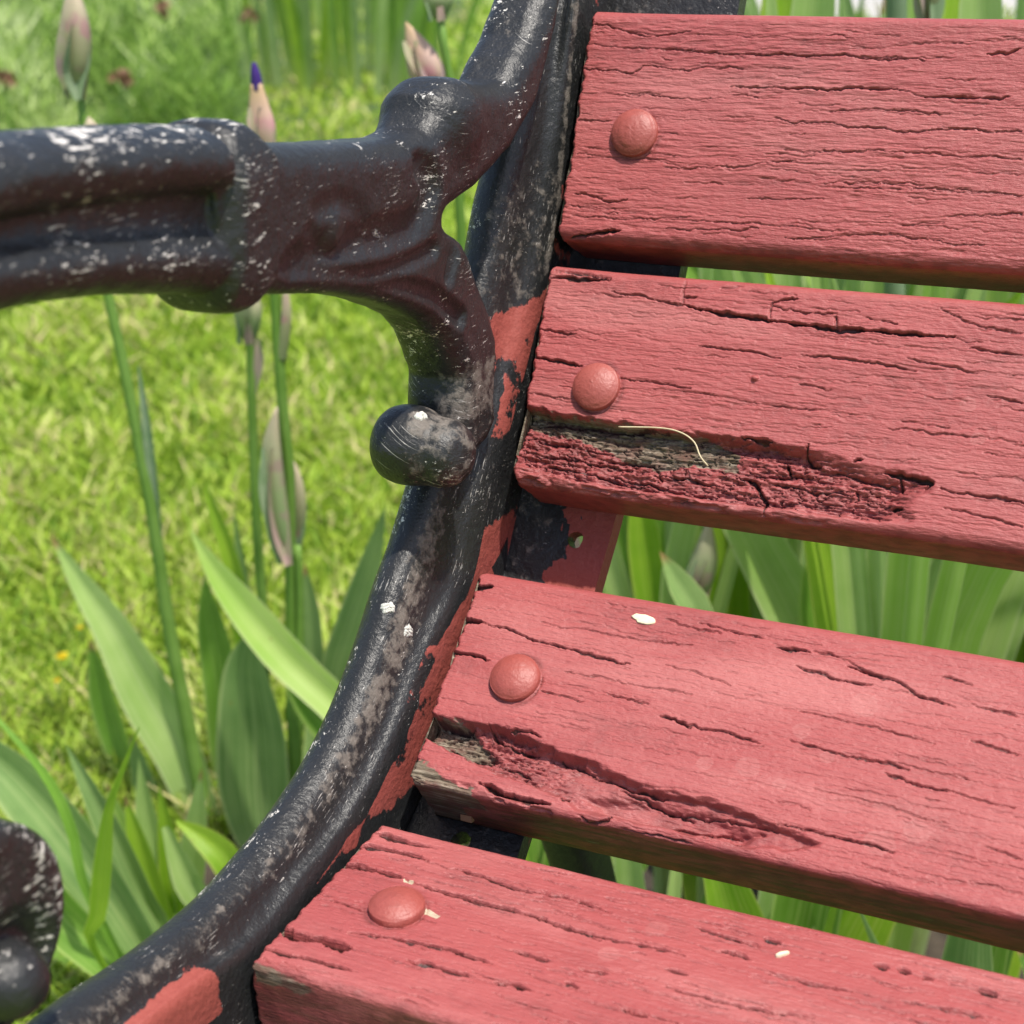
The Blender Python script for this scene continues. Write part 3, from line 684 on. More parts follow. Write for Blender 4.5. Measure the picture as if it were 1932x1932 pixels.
# faded brown flower heads over the feathery bed
M_faded = plain_leafy('faded_petal', (0.20, 0.10, 0.06), (0.42, 0.26, 0.16), 0.3, 90)
for (x, y, z), lab in zip([[-1.849,2.114,0.3],[-1.976,2.75,0.35],[-2.078,2.047,0.3],[-2.293,2.868,0.35]], ('withered brown flower head between the fat iris bud and the purple bud', 'dark withered flower head beside the far clump of sword leaves', 'withered tan flower head in the bed left of the fat iris bud', 'small withered flower head highest up in the feathery bed')):
    root = empty('faded_flower', (x, y, 0), lab, 'flower', 'withered flower heads in the bed')
    loft('stem', [(x, y, z), (x, y, z * .5), (x, y, 0)], [.006, .007, .008], M_stem, root, n=6, m=6)
    for k in range(14):
        d = np.array([rr.gauss(0, 1), rr.gauss(0, 1), rr.gauss(-.35, .8)]); d /= np.linalg.norm(d); e = rr.uniform(.012, .030)
        p0 = np.array([x, y, z]) + np.array([rr.uniform(-.008, .008), rr.uniform(-.008, .008), rr.uniform(-.008, .008)])
        ribbon('petal', [p0 + d * e, p0 + d * e * .55 + np.array([0, 0, .003]), p0], [.005, .019, .010], M_faded, root, rr.uniform(-.8, .8), .5, 7)
M_yel = plain_leafy('yellow_petal', (0.72, 0.52, 0.01), (0.80, 0.62, 0.02), 0.3)
for (x, y, z), lab in zip([[-0.717,0.494,0.045],[-0.691,0.455,0.045],[-0.741,0.549,0.045]], ('largest yellow lawn flower left of the leaning iris leaves', 'small yellow lawn flower just below the largest one', 'small yellow lawn flower above the largest one')):
    root = empty('yellow_flower', (x, y, 0), lab, 'flower', 'yellow flowers in the lawn')
    loft('stem', [(x, y, z), (x, y, z * .5), (x, y, 0)], [.0012, .0014, .0016], M_stem, root, n=5, m=6)
    for k in range(5):
        sz = 1.0 if 'largest yellow' in lab else .55
        a = k * 1.2566; d = np.array([math.cos(a), math.sin(a), .5]); p0 = np.array([x, y, z])
        ribbon('petal', [p0 + d * .0055 * sz, p0 + d * .003 * sz, p0], [.002 * sz, .005 * sz, .0015], M_yel, root, 0, .2, 5)

# ------------------------------------------------------------------ the bench
bench = empty('park_bench', (0.6, 0.0, 0.0), 'old cast iron park bench with weathered red painted wooden slats', 'bench')
BO = np.array(bench.location)
SLATS = [[[0.0253,0.65818],62,0.0786],[[-0.01542,0.57478],54,0.07583],[[-0.07995,0.48242],35.5,0.07625],[[-0.15785,0.42774],3,0.07032]]
BOLTS = [[25.96,41.33],[29.25,40.29],[28.06,34.77],[27.17,34.11]]
CRACKS = [[0,0.35,0.9,[[31.7,10.04],[54.34,10.8],[64.29,10.54]]],
[0,0.55,1.2,[[55.67,10.77],[77.52,11.18],[86.47,10.62],[106.11,10.74],[122.89,11.55]]],
[0,0.3,0.7,[[38.5,17.25],[49.11,15.6],[61.24,15.9]]],
[0,0.35,0.8,[[57.68,22.29],[71.61,22.47],[84.52,22.03]]],
[0,0.7,1.5,[[76.8,22.29],[90.29,22.02],[109.1,21.5],[115.31,21.6]]],
[0,0.3,0.6,[[114.74,21.94],[124.88,24.1]]],
[0,0.7,1.5,[[124.9,24.23],[130.87,23.76],[151.61,23.61]]],
[0,0.4,0.8,[[58.91,25.55],[68.24,25.86]]],
[0,0.4,0.9,[[75.43,33.42],[82.04,34.11],[95.44,33.86],[100.66,34.91],[124.96,36.04],[132.56,34.45],[157.3,34.26]]],
[0,0.35,0.8,[[80.52,44.22],[99.0,43.93],[112.48,42.31],[127.9,43.11],[158.64,43.07]]],
[0,0.35,0.8,[[93.49,29.76],[104.71,29.0],[122.55,28.6],[130.58,29.53]]],
[0,0.35,0.7,[[39.27,52.26],[54.18,52.12],[71.06,49.9],[84.95,47.54]]],
[0,0.3,0.7,[[95.72,54.65],[117.36,53.4]]],
[0,0.35,0.8,[[125.12,56.08],[126.12,54.77],[135.75,54.69],[160.43,54.87]]],
[0,0.35,0.8,[[70.51,61.95],[83.34,60.84],[96.67,60.34]]],
[0,0.4,0.9,[[43.26,74.54],[54.69,74.08],[69.79,73.03],[76.1,71.62]]],
[0,0.4,0.8,[[137.17,63.71],[148.88,62.93],[161.39,61.19]]],
[0,0.35,0.7,[[124.44,67.04],[137.5,65.85]]],
[0,0.35,0.8,[[85.65,74.49],[99.39,72.87],[111.64,71.38],[126.37,71.46],[144.52,72.74],[151.39,71.63]]],
[0,0.6,1.4,[[142.33,9.14],[149.37,8.96],[153.26,7.62]]],
[0,0.4,1.0,[[0.83,18.72],[19.69,18.49],[24.9,16.3],[42.39,16.8]]],
[0,0.35,0.8,[[1.76,37.21],[15.3,36.97]]],
[0,0.35,0.7,[[21.92,26.89],[39.33,27.26]]],
[0,0.5,1.1,[[5.39,64.29],[9.64,64.03],[17.1,65.93],[26.77,65.0]]],
[0,1.3,3.0,[[5.16,79.89],[11.74,79.09],[17.71,76.85],[25.9,75.55]]],
[0,0.5,1.0,[[-1.22,1.9],[8.1,1.72],[21.49,5.2],[39.95,3.8]]],
[0,0.3,0.6,[[3.39,49.77],[32.32,49.63],[48.64,52.09]]],
[0,0.3,0.6,[[5.42,72.09],[29.29,71.18],[51.7,69.36]]],
[0,0.3,0.6,[[-1.25,9.49],[41.16,9.8]]],
[1,1.1,2.6,[[53.32,7.79],[64.26,8.82],[74.26,9.23],[84.77,9.71],[105.34,10.77],[112.86,10.95],[128.03,10.11],[146.09,10.63]]],
[1,0.6,1.6,[[85.08,9.68],[84.19,6.29],[84.55,3.91],[88.33,1.89],[92.8,1.82]]],
[1,0.6,1.5,[[107.7,10.02],[106.64,6.18]]],
[1,0.4,1.0,[[84.43,4.93],[96.78,5.78],[106.82,5.5]]],
[1,0.4,1.0,[[116.72,5.23],[127.54,7.45]]],
[1,0.5,1.2,[[151.85,13.34],[161.2,13.64],[168.13,13.86]]],
[1,0.4,0.9,[[65.67,-0.14],[73.39,-1.16]]],
[1,0.5,1.2,[[53.24,4.37],[57.94,4.29]]],
[1,0.4,0.9,[[53.32,7.79],[52.32,1.71],[52.58,-1.75]]],
[1,0.35,0.8,[[140.24,1.08],[149.29,5.35],[166.95,6.78]]],
[1,0.5,1.0,[[62.26,21.11],[78.07,21.17],[91.29,22.78]]],
[1,0.5,1.0,[[97.94,21.1],[111.75,21.29],[124.1,21.6],[136.39,22.84]]],
[1,0.4,0.8,[[132.65,18.77],[155.63,21.7]]],
[1,0.4,0.8,[[99.31,31.08],[110.02,31.5]]],
[1,0.4,0.9,[[159.79,29.04],[170.75,29.64]]],
[1,0.3,0.6,[[67.31,38.28],[99.92,40.41]]],
[1,0.3,0.6,[[131.13,43.06],[172.94,42.85]]],
[1,0.5,1.2,[[0.73,20.39],[8.81,21.01],[16.1,21.69]]],
[1,1.1,2.2,[[1.99,1.87],[14.67,0.79],[24.52,0.51]]],
[1,0.8,1.8,[[1.58,-1.3],[17.83,-0.89],[25.08,-0.1]]],
[1,0.5,1.1,[[26.04,4.02],[40.28,5.54],[56.64,8.17]]],
[1,0.8,1.8,[[0.65,31.77],[10.82,32.24],[21.01,33.37]]],
[1,0.5,1.1,[[36.76,35.3],[47.16,35.98],[62.89,36.78]]],
[1,0.3,0.7,[[1.94,45.69],[19.58,45.06]]],
[1,0.5,1.2,[[150.92,61.0],[163.68,61.69],[176.09,61.78]]],
[1,0.4,1.0,[[153.22,67.4],[177.35,69.37]]],
[2,1.6,3.2,[[-2.45,17.61],[2.91,16.75],[8.51,16.65]]],
[2,0.7,1.5,[[8.56,16.79],[17.03,17.02],[24.72,19.19],[41.99,20.16],[53.67,21.41],[64.32,22.11]]],
[2,1.0,2.2,[[-1.6,29.74],[6.37,29.42],[15.54,29.78]]],
[2,0.35,0.8,[[29.18,12.52],[82.33,11.6]]],
[2,0.4,1.0,[[71.06,3.53],[82.48,5.26],[90.65,5.11]]],
[2,0.5,1.2,[[82.3,2.47],[96.59,3.97],[104.11,4.26]]],
[2,0.8,1.8,[[109.56,6.31],[115.02,6.28],[120.47,6.37]]],
[2,0.5,1.1,[[121.42,5.37],[131.3,6.81],[139.09,9.94]]],
[2,0.4,0.9,[[76.04,19.79],[88.9,20.66],[98.78,22.74]]],
[2,0.5,1.1,[[133.05,9.15],[146.45,11.76]]],
[2,0.6,1.3,[[117.1,11.91],[129.59,14.24],[135.6,14.88],[141.84,14.27]]],
[2,0.6,1.3,[[133.11,9.4],[149.25,11.46],[153.05,13.17],[155.12,14.83],[160.89,15.45],[167.9,17.01]]],
[2,0.6,1.3,[[81.7,38.26],[87.91,38.29],[97.3,38.94],[113.17,39.79]]],
[2,0.6,1.2,[[122.01,37.57],[135.59,38.48],[149.32,38.95],[159.07,40.22]]],
[2,0.6,1.3,[[152.4,42.62],[167.52,43.85],[172.29,43.38]]],
[2,0.35,0.9,[[172.29,43.38],[181.12,44.7],[190.69,45.2]]],
[2,0.4,0.9,[[122.16,26.84],[134.61,27.49],[146.26,28.25],[164.57,30.02]]],
[2,0.7,1.4,[[125.14,64.74],[136.44,64.55],[148.34,65.37],[152.25,65.64],[160.57,66.33]]],
[2,0.5,1.0,[[161.95,7.26],[170.99,7.71]]],
[2,0.5,1.0,[[172.36,14.5],[185.63,15.53]]],
[2,0.5,1.0,[[174.22,26.39],[183.15,27.87],[188.5,27.94]]],
[2,0.5,1.0,[[184.81,57.99],[195.45,59.52]]],
[2,0.3,0.7,[[133.06,51.25],[150.21,52.31],[172.34,53.85]]],
[2,0.4,0.9,[[182.93,69.37],[197.37,69.81]]],
[2,0.5,1.0,[[37.76,36.78],[53.35,38.07]]],
[2,0.5,1.1,[[60.28,33.57],[74.69,34.69]]],
[2,0.7,1.4,[[79.51,38.05],[85.84,38.39],[90.48,39.07]]],
[2,0.3,0.7,[[43.56,28.62],[87.4,28.7]]],
[3,0.7,1.5,[[-2.23,21.87],[10.02,20.16],[23.21,20.51]]],
[3,0.6,1.3,[[23.21,20.51],[39.23,22.04],[46.87,22.39],[58.69,21.53],[73.73,23.0],[88.66,25.19]]],
[3,0.6,1.3,[[-0.26,10.3],[18.78,8.67],[25.01,9.33]]],
[3,0.7,1.4,[[0.96,2.95],[16.57,3.3],[24.28,2.94]]],
[3,0.5,1.1,[[34.26,9.78],[46.3,11.06],[61.55,11.92],[71.43,10.93],[86.89,12.37]]],
[3,1.0,2.0,[[15.87,55.59],[23.39,55.71]]],
[3,0.5,1.1,[[41.03,53.53],[53.71,52.78],[61.94,52.89]]],
[3,0.6,1.3,[[68.28,52.87],[72.77,51.5],[78.37,51.33]]],
[3,0.5,1.1,[[68.06,38.98],[79.21,39.31]]],
[3,0.5,1.1,[[87.93,38.41],[96.06,37.7]]],
[3,0.5,1.0,[[86.7,44.73],[90.8,45.17]]],
[3,0.6,1.3,[[105.22,49.49],[112.32,49.8]]],
[3,0.4,0.9,[[47.32,44.97],[64.4,46.01]]],
[3,0.4,0.9,[[19.91,48.63],[46.32,45.36],[58.44,45.8]]],
[3,0.4,0.9,[[7.23,37.84],[20.33,38.38]]],
[3,0.4,0.9,[[61.47,22.3],[85.72,23.69],[113.51,22.35]]],
[3,1.4,2.8,[[-0.48,54.64],[7.25,56.3],[13.88,54.77],[23.49,55.24]]],
[3,0.5,1.1,[[-0.22,64.58],[7.68,64.09],[30.44,62.84]]],
[3,0.4,0.9,[[-1.06,20.92],[5.97,20.22]]],
[3,0.5,1.0,[[110.57,30.29],[116.97,29.84]]],
[3,0.7,1.4,[[163.28,7.35],[167.43,7.38]]],
[3,0.8,1.6,[[169.96,7.21],[173.04,7.23]]],
[3,0.7,1.4,[[176.82,8.19],[179.81,7.98]]],
[3,0.7,1.4,[[191.17,7.34],[197.47,6.83]]],
[3,0.5,1.0,[[122.38,17.14],[131.21,17.5]]],
[3,0.5,1.0,[[131.8,7.35],[136.66,7.19]]],
[3,0.5,1.0,[[137.75,21.2],[160.46,20.34]]],
[3,0.4,0.9,[[112.98,36.77],[134.39,37.08],[154.02,33.93]]],
[3,0.5,1.0,[[184.02,18.08],[194.68,17.69]]],
[3,0.4,0.8,[[112.03,9.79],[131.56,11.8]]]]
RCRACKS = [[1,0.8,2.0,[[84.68,64.89],[90.52,65.4],[93.14,68.88],[95.62,71.72],[96.09,77.04]]],[1,0.9,2.0,[[99.67,57.8],[101.77,61.99]]],[1,0.7,1.6,[[106.45,51.18],[105.86,54.45],[108.17,56.7],[111.3,56.93]]],[1,0.7,1.5,[[122.03,55.54],[124.75,53.93]]],[1,1.0,2.2,[[132.59,57.28],[139.82,57.88],[147.82,59.89],[146.38,61.62]]],[1,0.6,1.5,[[137.57,58.49],[138.75,63.28]]],[1,0.5,1.2,[[124.15,63.4],[125.43,66.97]]],[1,0.8,1.8,[[136.76,68.49],[140.55,68.26]]],[1,0.9,2.0,[[83.77,51.43],[88.34,51.84],[94.04,51.77]]],[1,0.5,1.2,[[88.01,62.52],[95.67,62.79],[100.68,62.77],[105.41,61.5]]],[1,0.5,1.0,[[60.52,67.44],[69.74,67.52],[80.23,68.06]]],[1,0.5,1.0,[[67.17,73.71],[74.9,73.3]]],[1,0.5,1.0,[[64.97,78.55],[73.13,77.09]]],[1,0.5,1.0,[[96.18,65.28],[111.21,65.79],[123.32,65.39]]],[1,0.5,1.0,[[115.97,58.85],[128.49,60.95],[136.97,61.67]]],[1,0.4,0.9,[[99.88,71.13],[118.24,70.46]]],[1,0.4,0.9,[[127.41,71.04],[136.56,72.21]]],[1,0.5,1.1,[[5.77,61.07],[25.58,61.32],[39.58,62.23]]],[1,0.5,1.1,[[7.09,66.36],[19.75,66.1],[33.84,66.97],[47.36,66.54]]],[1,0.5,1.1,[[13.57,69.6],[34.76,70.85],[55.46,72.7]]],[1,0.5,1.1,[[41.38,69.98],[62.03,72.46],[70.99,73.84]]],[1,0.5,1.1,[[36.86,65.25],[53.59,64.41],[58.76,69.64]]],[1,0.7,1.4,[[4.28,55.08],[16.64,53.26],[37.46,53.13],[57.62,52.68]]],[2,1.3,3.0,[[27.84,73.14],[35.55,74.38],[44.34,75.33],[54.35,74.67]]],[2,0.8,1.8,[[42.44,75.43],[48.06,76.75]]],[2,0.9,2.0,[[57.16,71.79],[59.12,71.99]]],[2,0.7,1.8,[[1.64,52.95],[8.92,53.86],[17.01,53.55]]],[2,0.7,1.8,[[6.63,58.5],[13.72,55.62],[16.38,53.68]]],[2,1.0,2.4,[[11.79,62.89],[19.64,63.91],[23.48,63.42],[29.96,64.7]]],[2,0.7,1.5,[[33.37,64.95],[40.12,65.46],[44.61,67.11]]],[2,0.7,1.6,[[23.29,52.23],[26.58,55.64],[34.53,57.33],[42.53,57.62]]],[2,0.6,1.4,[[31.69,53.19],[39.29,52.25],[43.63,53.36]]],[2,0.9,2.2,[[65.31,75.37],[67.65,78.63],[73.2,76.72],[74.92,74.43]]],[2,0.5,1.2,[[50.42,57.91],[63.99,60.21]]],[2,0.6,1.4,[[62.81,60.47],[77.22,62.46],[89.78,63.47]]],[2,0.6,1.4,[[73.75,63.24],[90.86,67.01],[98.98,67.67]]],[2,0.5,1.2,[[79.48,77.15],[101.72,76.9]]],[2,0.5,1.2,[[90.53,67.09],[105.2,66.24],[125.6,66.46]]],[2,0.5,1.2,[[91.96,71.77],[103.79,71.51],[115.08,70.12]]],[2,0.5,1.2,[[104.46,73.81],[116.04,73.54]]]]
POLYS = {"recess2":[1,[[-3.26,49.57],[24.72,51.78],[44.37,51.74],[65.57,52.57],[84.05,52.16],[107.69,53.23],[127.51,56.45],[144.42,56.18],[149.23,60.64],[142.28,66.5],[145.32,72.2],[135.05,78.41],[118.4,80.85],[105.95,79.82],[71.11,77.89],[59.49,76.18],[32.05,74.28],[8.43,71.65],[1.03,70.66]]],"bare2":[1,[[-2.15,49.84],[24.63,51.4],[44.24,51.18],[69.3,52.49],[83.1,56.35],[83.54,62.76],[67.72,62.41],[56.32,66.33],[45.12,63.45],[20.11,57.57],[-0.32,57.12]]],"recess3":[2,[[-2.95,52.89],[17.08,53.67],[27.12,52.14],[44.45,55.62],[61.73,57.75],[82.72,62.0],[105.21,62.36],[124.36,65.39],[138.84,68.23],[132.62,72.08],[114.7,78.03],[94.86,78.9],[75.49,77.75],[63.11,75.18],[57.07,70.69],[45.56,69.19],[33.95,68.0],[21.56,65.37],[10.55,61.93],[-1.8,60.63]]],"deep3":[2,[[59.84,68.22],[83.58,64.73],[105.98,65.03],[121.89,68.4],[113.97,75.45],[94.41,77.42],[74.84,75.75]]],"bare3":[2,[[-3.33,51.96],[12.77,52.6],[22.73,58.35],[30.92,62.37],[21.56,65.37],[4.77,62.19],[-1.8,60.63]]],"bare3b":[2,[[-3.94,69.94],[5.63,69.22],[17.22,73.98],[25.94,74.31],[30.19,87.87],[-2.71,91.73]]],"chip4a":[3,[[34.61,30.0],[40.75,32.26],[40.32,33.81],[34.8,32.73]]],"chip4b":[3,[[22.19,20.41],[25.55,20.09],[25.89,21.92],[22.85,21.63]]],"chip4c":[3,[[54.21,44.44],[57.55,43.99],[61.57,44.99],[58.62,46.16],[55.43,45.69]]],"chip4d":[3,[[29.46,41.26],[32.93,40.81],[34.0,42.2],[30.59,42.18]]],"chip4e":[3,[[0.17,26.47],[2.05,25.74],[2.67,26.8],[1.06,27.42]]],"bare4":[3,[[-0.16,72.19],[3.87,70.1],[14.38,71.3],[23.5,73.4],[18.16,75.99],[2.75,76.63]]],"chip3":[2,[[-0.41,2.49],[6.65,2.28],[4.09,4.93],[1.16,4.71]]]}
STAINS = [[2,111.6,49.05,3.74],[2,124.66,33.78,3.06],[2,141.09,21.09,4.42],[2,165.5,58.26,3.74],[2,155.93,63.88,4.42],[2,134.39,40.8,2.04],[1,154.51,32.25,2.72],[1,159.53,43.14,2.04],[2,98.35,50.49,2.72],[2,122.54,52.39,2.04],[3,101.91,13.94,3.4],[3,93.5,29.8,3.06]]
TH = 0.027
LEN = 1.30
ROUND = [4.5, 4.0, 2.2, 2.5]

def slat_frame(i):
    A, sl, W = SLATS[i]; a = R(sl)
    return np.array([0, A[0], A[1]]), np.array([0, -math.cos(a), -math.sin(a)]), np.array([0, -math.sin(a), math.cos(a)]), W
def slat(i, label):
    A, D, N, W = slat_frame(i)
    Wm = W * 1000; rb = ROUND[i]; rt = 4.0; th = TH * 1000
    # cross-section path in (t, n) millimetres: top side, upper round, face, lower round, bottom side
    Wm -= rb * .6; t1, t2 = 0.0, Wm
    path = []
    for n in np.linspace(-th, -rt, 8): path.append((t1 - rt, n))
    for a in np.linspace(0, np.pi / 2, 14)[1:]: path.append((t1 - rt * math.cos(a), -rt + rt * math.sin(a)))
    for t in np.arange(t1 + .27, t2, .27): path.append((t, 0))
    for a in np.linspace(0, np.pi / 2, 22): path.append((t2 + rb * math.sin(a), -rb + rb * math.cos(a)))
    for n in np.linspace(-rb, -th, 34)[1:]: path.append((t2 + rb, n))
    path = np.array(path)
    tg = np.gradient(path, axis=0); tg /= np.linalg.norm(tg, axis=1)[:, None]
    nr = np.stack([-tg[:, 1], tg[:, 0]], 1)
    s = np.r_[0, np.cumsum(np.hypot(*np.diff(path, axis=0).T))]
    k0 = int(np.argmin(np.hypot(path[:, 0] - t1, path[:, 1]))); q = s - s[k0]      # running coordinate: 0 at the top of the face
    lo, hi = q[0], q[-1]
    xs = np.r_[0, .25, .6, 1.0, np.arange(1.4, 217, .42), np.linspace(220, LEN * 1000, 40)]
    X, T = np.meshgrid(xs, q, indexing='ij')
    face = sstep(-rt * 1.4, 0, T) * (1 - sstep(Wm, Wm + rb * 1.4, T))
    sd = i * 13 + 3
    bend = 6 * vnoise(X / 70, T / 45, sd)                      # slow drift of the grain
    Tg = T + bend * .25
    h = .30 * fbm(X / 45, T / 12, 2, sd + 1)
    amp = (1.0, .85, .55, .62)[i] * np.clip(.75 + .9 * fbm(X / 26, T / 11, 2, sd + 2), .12, 1.6)
    h += .19 * amp * fbm(X / 13, Tg / 1.3, 3, sd + 3)
    h += .17 * amp * fbm(X / 4.5, Tg / .72, 2, sd + 4)
    h += .10 * fbm(X / 2.0, Tg / 1.0, 3, sd + 5)
    ridge = 1 - np.abs(fbm(X / 26, Tg / 2.8, 2, sd + 6))
    h += .13 * amp * ridge ** 6
    crack = np.zeros_like(X); wood = np.zeros_like(X); pale = np.zeros_like(X); dark_tint = np.zeros_like(X); stain = np.zeros_like(X); grime = np.zeros_like(X)
    jit = .55 * fbm(X / 2.2, T / 2.2, 2, sd + 8) + .9 * fbm(X / 9, T / 7, 2, sd + 9) + .30 * fbm(X / .9, T / .9, 2, sd + 10)
    def carve(pts, w, d, ragged=1.0):
        pts = np.asarray(pts, float)
        x0, x1 = pts[:, 0].min() - 3, pts[:, 0].max() + 3; y0, y1 = pts[:, 1].min() - 4, pts[:, 1].max() + 4
        a0, a1 = np.searchsorted(xs, [x0, x1]); b0, b1 = np.searchsorted(q, [y0, y1])
        if a1 - a0 < 2 or b1 - b0 < 2: return
        sl_ = (slice(a0, a1), slice(b0, b1))
        dd, u = line_d(X[sl_], T[sl_] + jit[sl_] * ragged, pts)
        wv = w * (.68 + .34 * vnoise(X[sl_] / 4.0, T[sl_] / 40, sd + 11)) * np.clip(np.minimum(u, 1 - u) * 7, .25, 1)
        wv = np.maximum(wv, .10)
        prof = np.clip(1 - dd / (wv * 1.25 + .12), 0, 1)
        h[sl_] -= d * prof ** .7
        h[sl_] += .16 * min(1, w) * np.exp(-((dd - wv * 1.6 - .32) / .34) ** 2) * (.4 + .6 * vnoise(X[sl_] / 1.3, T[sl_] / 3, sd + 12))
        crack[sl_] = np.maximum(crack[sl_], np.clip(prof * 1.5, 0, 1) * min(1, .35 + .75 * w))
    for ci, w, d, pts in CRACKS:
        if ci == i: carve(pts, w * (.60, .78, .74, 1.7)[i], d * (.9, 1, 1, 2.0)[i])
    r = random.Random(100 + i)
    for _ in range(55):
        x0 = r.uniform(-30, 190); t0 = r.uniform(0, Wm); L = r.uniform(40, 130); dr = r.uniform(-2.5, 2.5)
        carve([(x0 + L * f, t0 + dr * f + r.uniform(-.7, .7)) for f in (0, .2, .4, .6, .8, 1)], r.uniform(.05, .12), r.uniform(.15, .35))
    for _ in range((110, 130, 90, 220)[i]):
        x0 = r.uniform(0, 215); t0 = r.uniform(0, Wm); L = r.uniform(3, 22)
        pts = [(x0 + L * f, t0 + r.uniform(-.5, .5)) for f in (0, .33, .66, 1)]
        carve(pts, r.uniform(.06, .20) * (1.6 if i == 3 else 1), r.uniform(.2, .6) * (1.7 if i == 3 else 1), .8)
    # rotted pockets
    for nm, (pi_, pts) in POLYS.items():
        if pi_ != i: continue
        wob = 1.3 * fbm(X / 5, T / 2.2, 3, sd + 15)
        sdp = poly_sd(X, T, pts) + wob
        if nm.startswith('recess'):
            depth = 9.2 if i == 1 else 7.0
            crumb = 1.0 if i == 1 else 1 - sstep(40, 72, X)
            m = sstep(.9, -1.5 - (7 * sstep(88, 132, X) if i == 1 else 0), sdp) * (1 - sstep(Wm - (.6 if i == 1 else 3.2), Wm + (1.2 if i == 1 else -.4), T + 1.6 * fbm(X / 7, T / 9, 3, sd + 23)))
            ter = np.floor((fbm(X / 20, T / 2.2, 3, sd + 16) * .5 + .5) * 6) / 6
            lump = fbm(X / 6, T / 1.3, 4, sd + 17)
            rel = sstep(Wm - 34, Wm - 5, T) if i == 1 else sstep(Wm - 26, Wm - 5, T)
            floor_ = depth * (1.35 - .85 * rel) * (.55 + .55 * (ter * crumb + .35 * (1 - crumb))) + (.25 + .95 * crumb) * lump + (.15 + .5 * crumb) * fbm(X / 2.0, T / .9, 2, sd + 18)
            h -= m * np.maximum(floor_, .3)
            dark_tint = np.maximum(dark_tint, .62 * m * (.3 + .7 * crumb))  # overhang shade painted into the colour of the pocket floor
            cb = np.abs(fbm(X / 4.5, T / 1.0, 2, sd + 19))
            h -= m * 1.8 * crumb * np.clip(1 - cb / .08, 0, 1)
            crack = np.maximum(crack, m * crumb * np.clip(1 - cb / .07, 0, 1) * (.5 + .5 * vnoise(X / 9, T / 5, sd + 21)) * .8)
        elif nm.startswith('deep'):
            h -= 3.2 * sstep(.5, -3, sdp) * (1 - sstep(Wm - 3.4, Wm - 1, T))
        elif nm.startswith('bare'):
            wood = np.maximum(wood, sstep(2.4, -2.6, sdp + .8 * fbm(X / 3.2, T / 1.1, 3, sd + 24)))
            m = sstep(.6, -.8, sdp)
            if nm == 'bare3': h -= 2.2 * m
            h -= m * (.35 + .5 * fbm(X / 14, T / .7, 3, sd + 22))
        elif nm.startswith('chip3'):
            crack = np.maximum(crack, sstep(.3, -.3, sdp)); h -= 2.2 * sstep(.4, -.6, sdp)
        elif nm in ('chip4c', 'chip4d', 'chip4e'): pass
        elif nm.startswith('chip'):
            sdc = poly_sd(X, T, pts); pale = np.maximum(pale, sstep(.35, -.25, sdc)); h -= .25 * sstep(.2, -.2, sdc)
    for ci, w, d, pts in RCRACKS:
        if ci == i: carve(pts, w, d * 1.4)
    for si, sx, st, sr in STAINS:
        if si == i:
            dd = np.hypot(X - sx, (T - st) * 1.1) + .7 * fbm(X / 3, T / 3, 2, sd + 30)
            stain = np.maximum(stain, .45 * sstep(sr, sr * .85, dd) + .55 * np.exp(-((dd - sr * .93) / .22) ** 2))
    bx, bt = BOLTS[i]; db = np.hypot(X - bx, T - bt)           # the paint skin broken round the bolt head
    ringm = np.exp(-((db - 8.9) / .35) ** 2) * sstep(-.2, .35, fbm(X / 4, T / 4, 2, sd + 60))
    h -= .5 * ringm; crack = np.maximum(crack, .7 * ringm); dark_tint = np.maximum(dark_tint, .8 * np.exp(-((db - 9.2) / 1.1) ** 2))
    # darker in the hollows of the grain and along the worn lower edge
    dark_tint = np.maximum(dark_tint, .55 * sstep(.05, -.35, h) * face)
    dark_tint = np.maximum(dark_tint, .8 * sstep(Wm - 1.5, Wm + rb, T))
    if i == 1:                                              # a blister of old paint
        bx, bt = [84.19,30.84]
        h += 1.3 * np.exp(-(((X - bx) / 1.1) ** 2 + ((T - bt) / .9) ** 2) ** 2)
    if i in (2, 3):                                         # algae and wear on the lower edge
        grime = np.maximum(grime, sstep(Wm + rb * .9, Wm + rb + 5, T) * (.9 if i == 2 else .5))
        if i == 3: wood = np.maximum(wood, sstep(Wm + .8, Wm + 3, T) * .36 * (1 - sstep(20, 60, X)))
    if i == 2: wood = np.maximum(wood, sstep(Wm + 1, Wm + 4, T) * .8 * (1 - sstep(12, 26, X)))
    # ragged sawn end, softened and notched
    endw = 1.2 + 1.2 * (fbm(T / 4, T * 0 + .3, 3, sd + 40) * .5 + .5)
    e = np.clip(1 - X / endw, 0, 1)
    h = np.where(X < 200, h, h * .8)
    h = h * (.25 + .75 * face) - 2.2 * e ** 2
    # crumbled lower arris
    ar = sstep(Wm - 3.5, Wm, T) * (1 - sstep(Wm + rb, Wm + rb + 5, T)) * ((1 - sstep(105, 128, X)) if i == 1 else (.8 * (1 - sstep(55, 110, X)) if i == 2 else .25))
    h -= ar * 2.6 * np.maximum(0, fbm(X / 7, T / 3, 3, sd + 44) + .18 * (i == 1))
    hm = np.clip(h, -15, 2)
    PT = path[:, 0][None] + nr[:, 0][None] * hm; PN = path[:, 1][None] + nr[:, 1][None] * hm
    xo = X + (1 - sstep(0, 45, X)) * np.clip(T / Wm, -.1, 1.1) * (2.0, 4.2, 3.4, -1.8)[i] + (1 - sstep(0, 6, X)) * (1.1 * fbm(T / 2.3, T * 0 + 5.1, 3, sd + 41) + .8)
    wav = .5 * vnoise(X / 60, T * 0 + .5, sd + 50)
    V = A + xo[..., None] * 1e-3 * np.array([1, 0, 0]) + (PT + wav)[..., None] * 1e-3 * D + PN[..., None] * 1e-3 * N
    nx, nq = X.shape
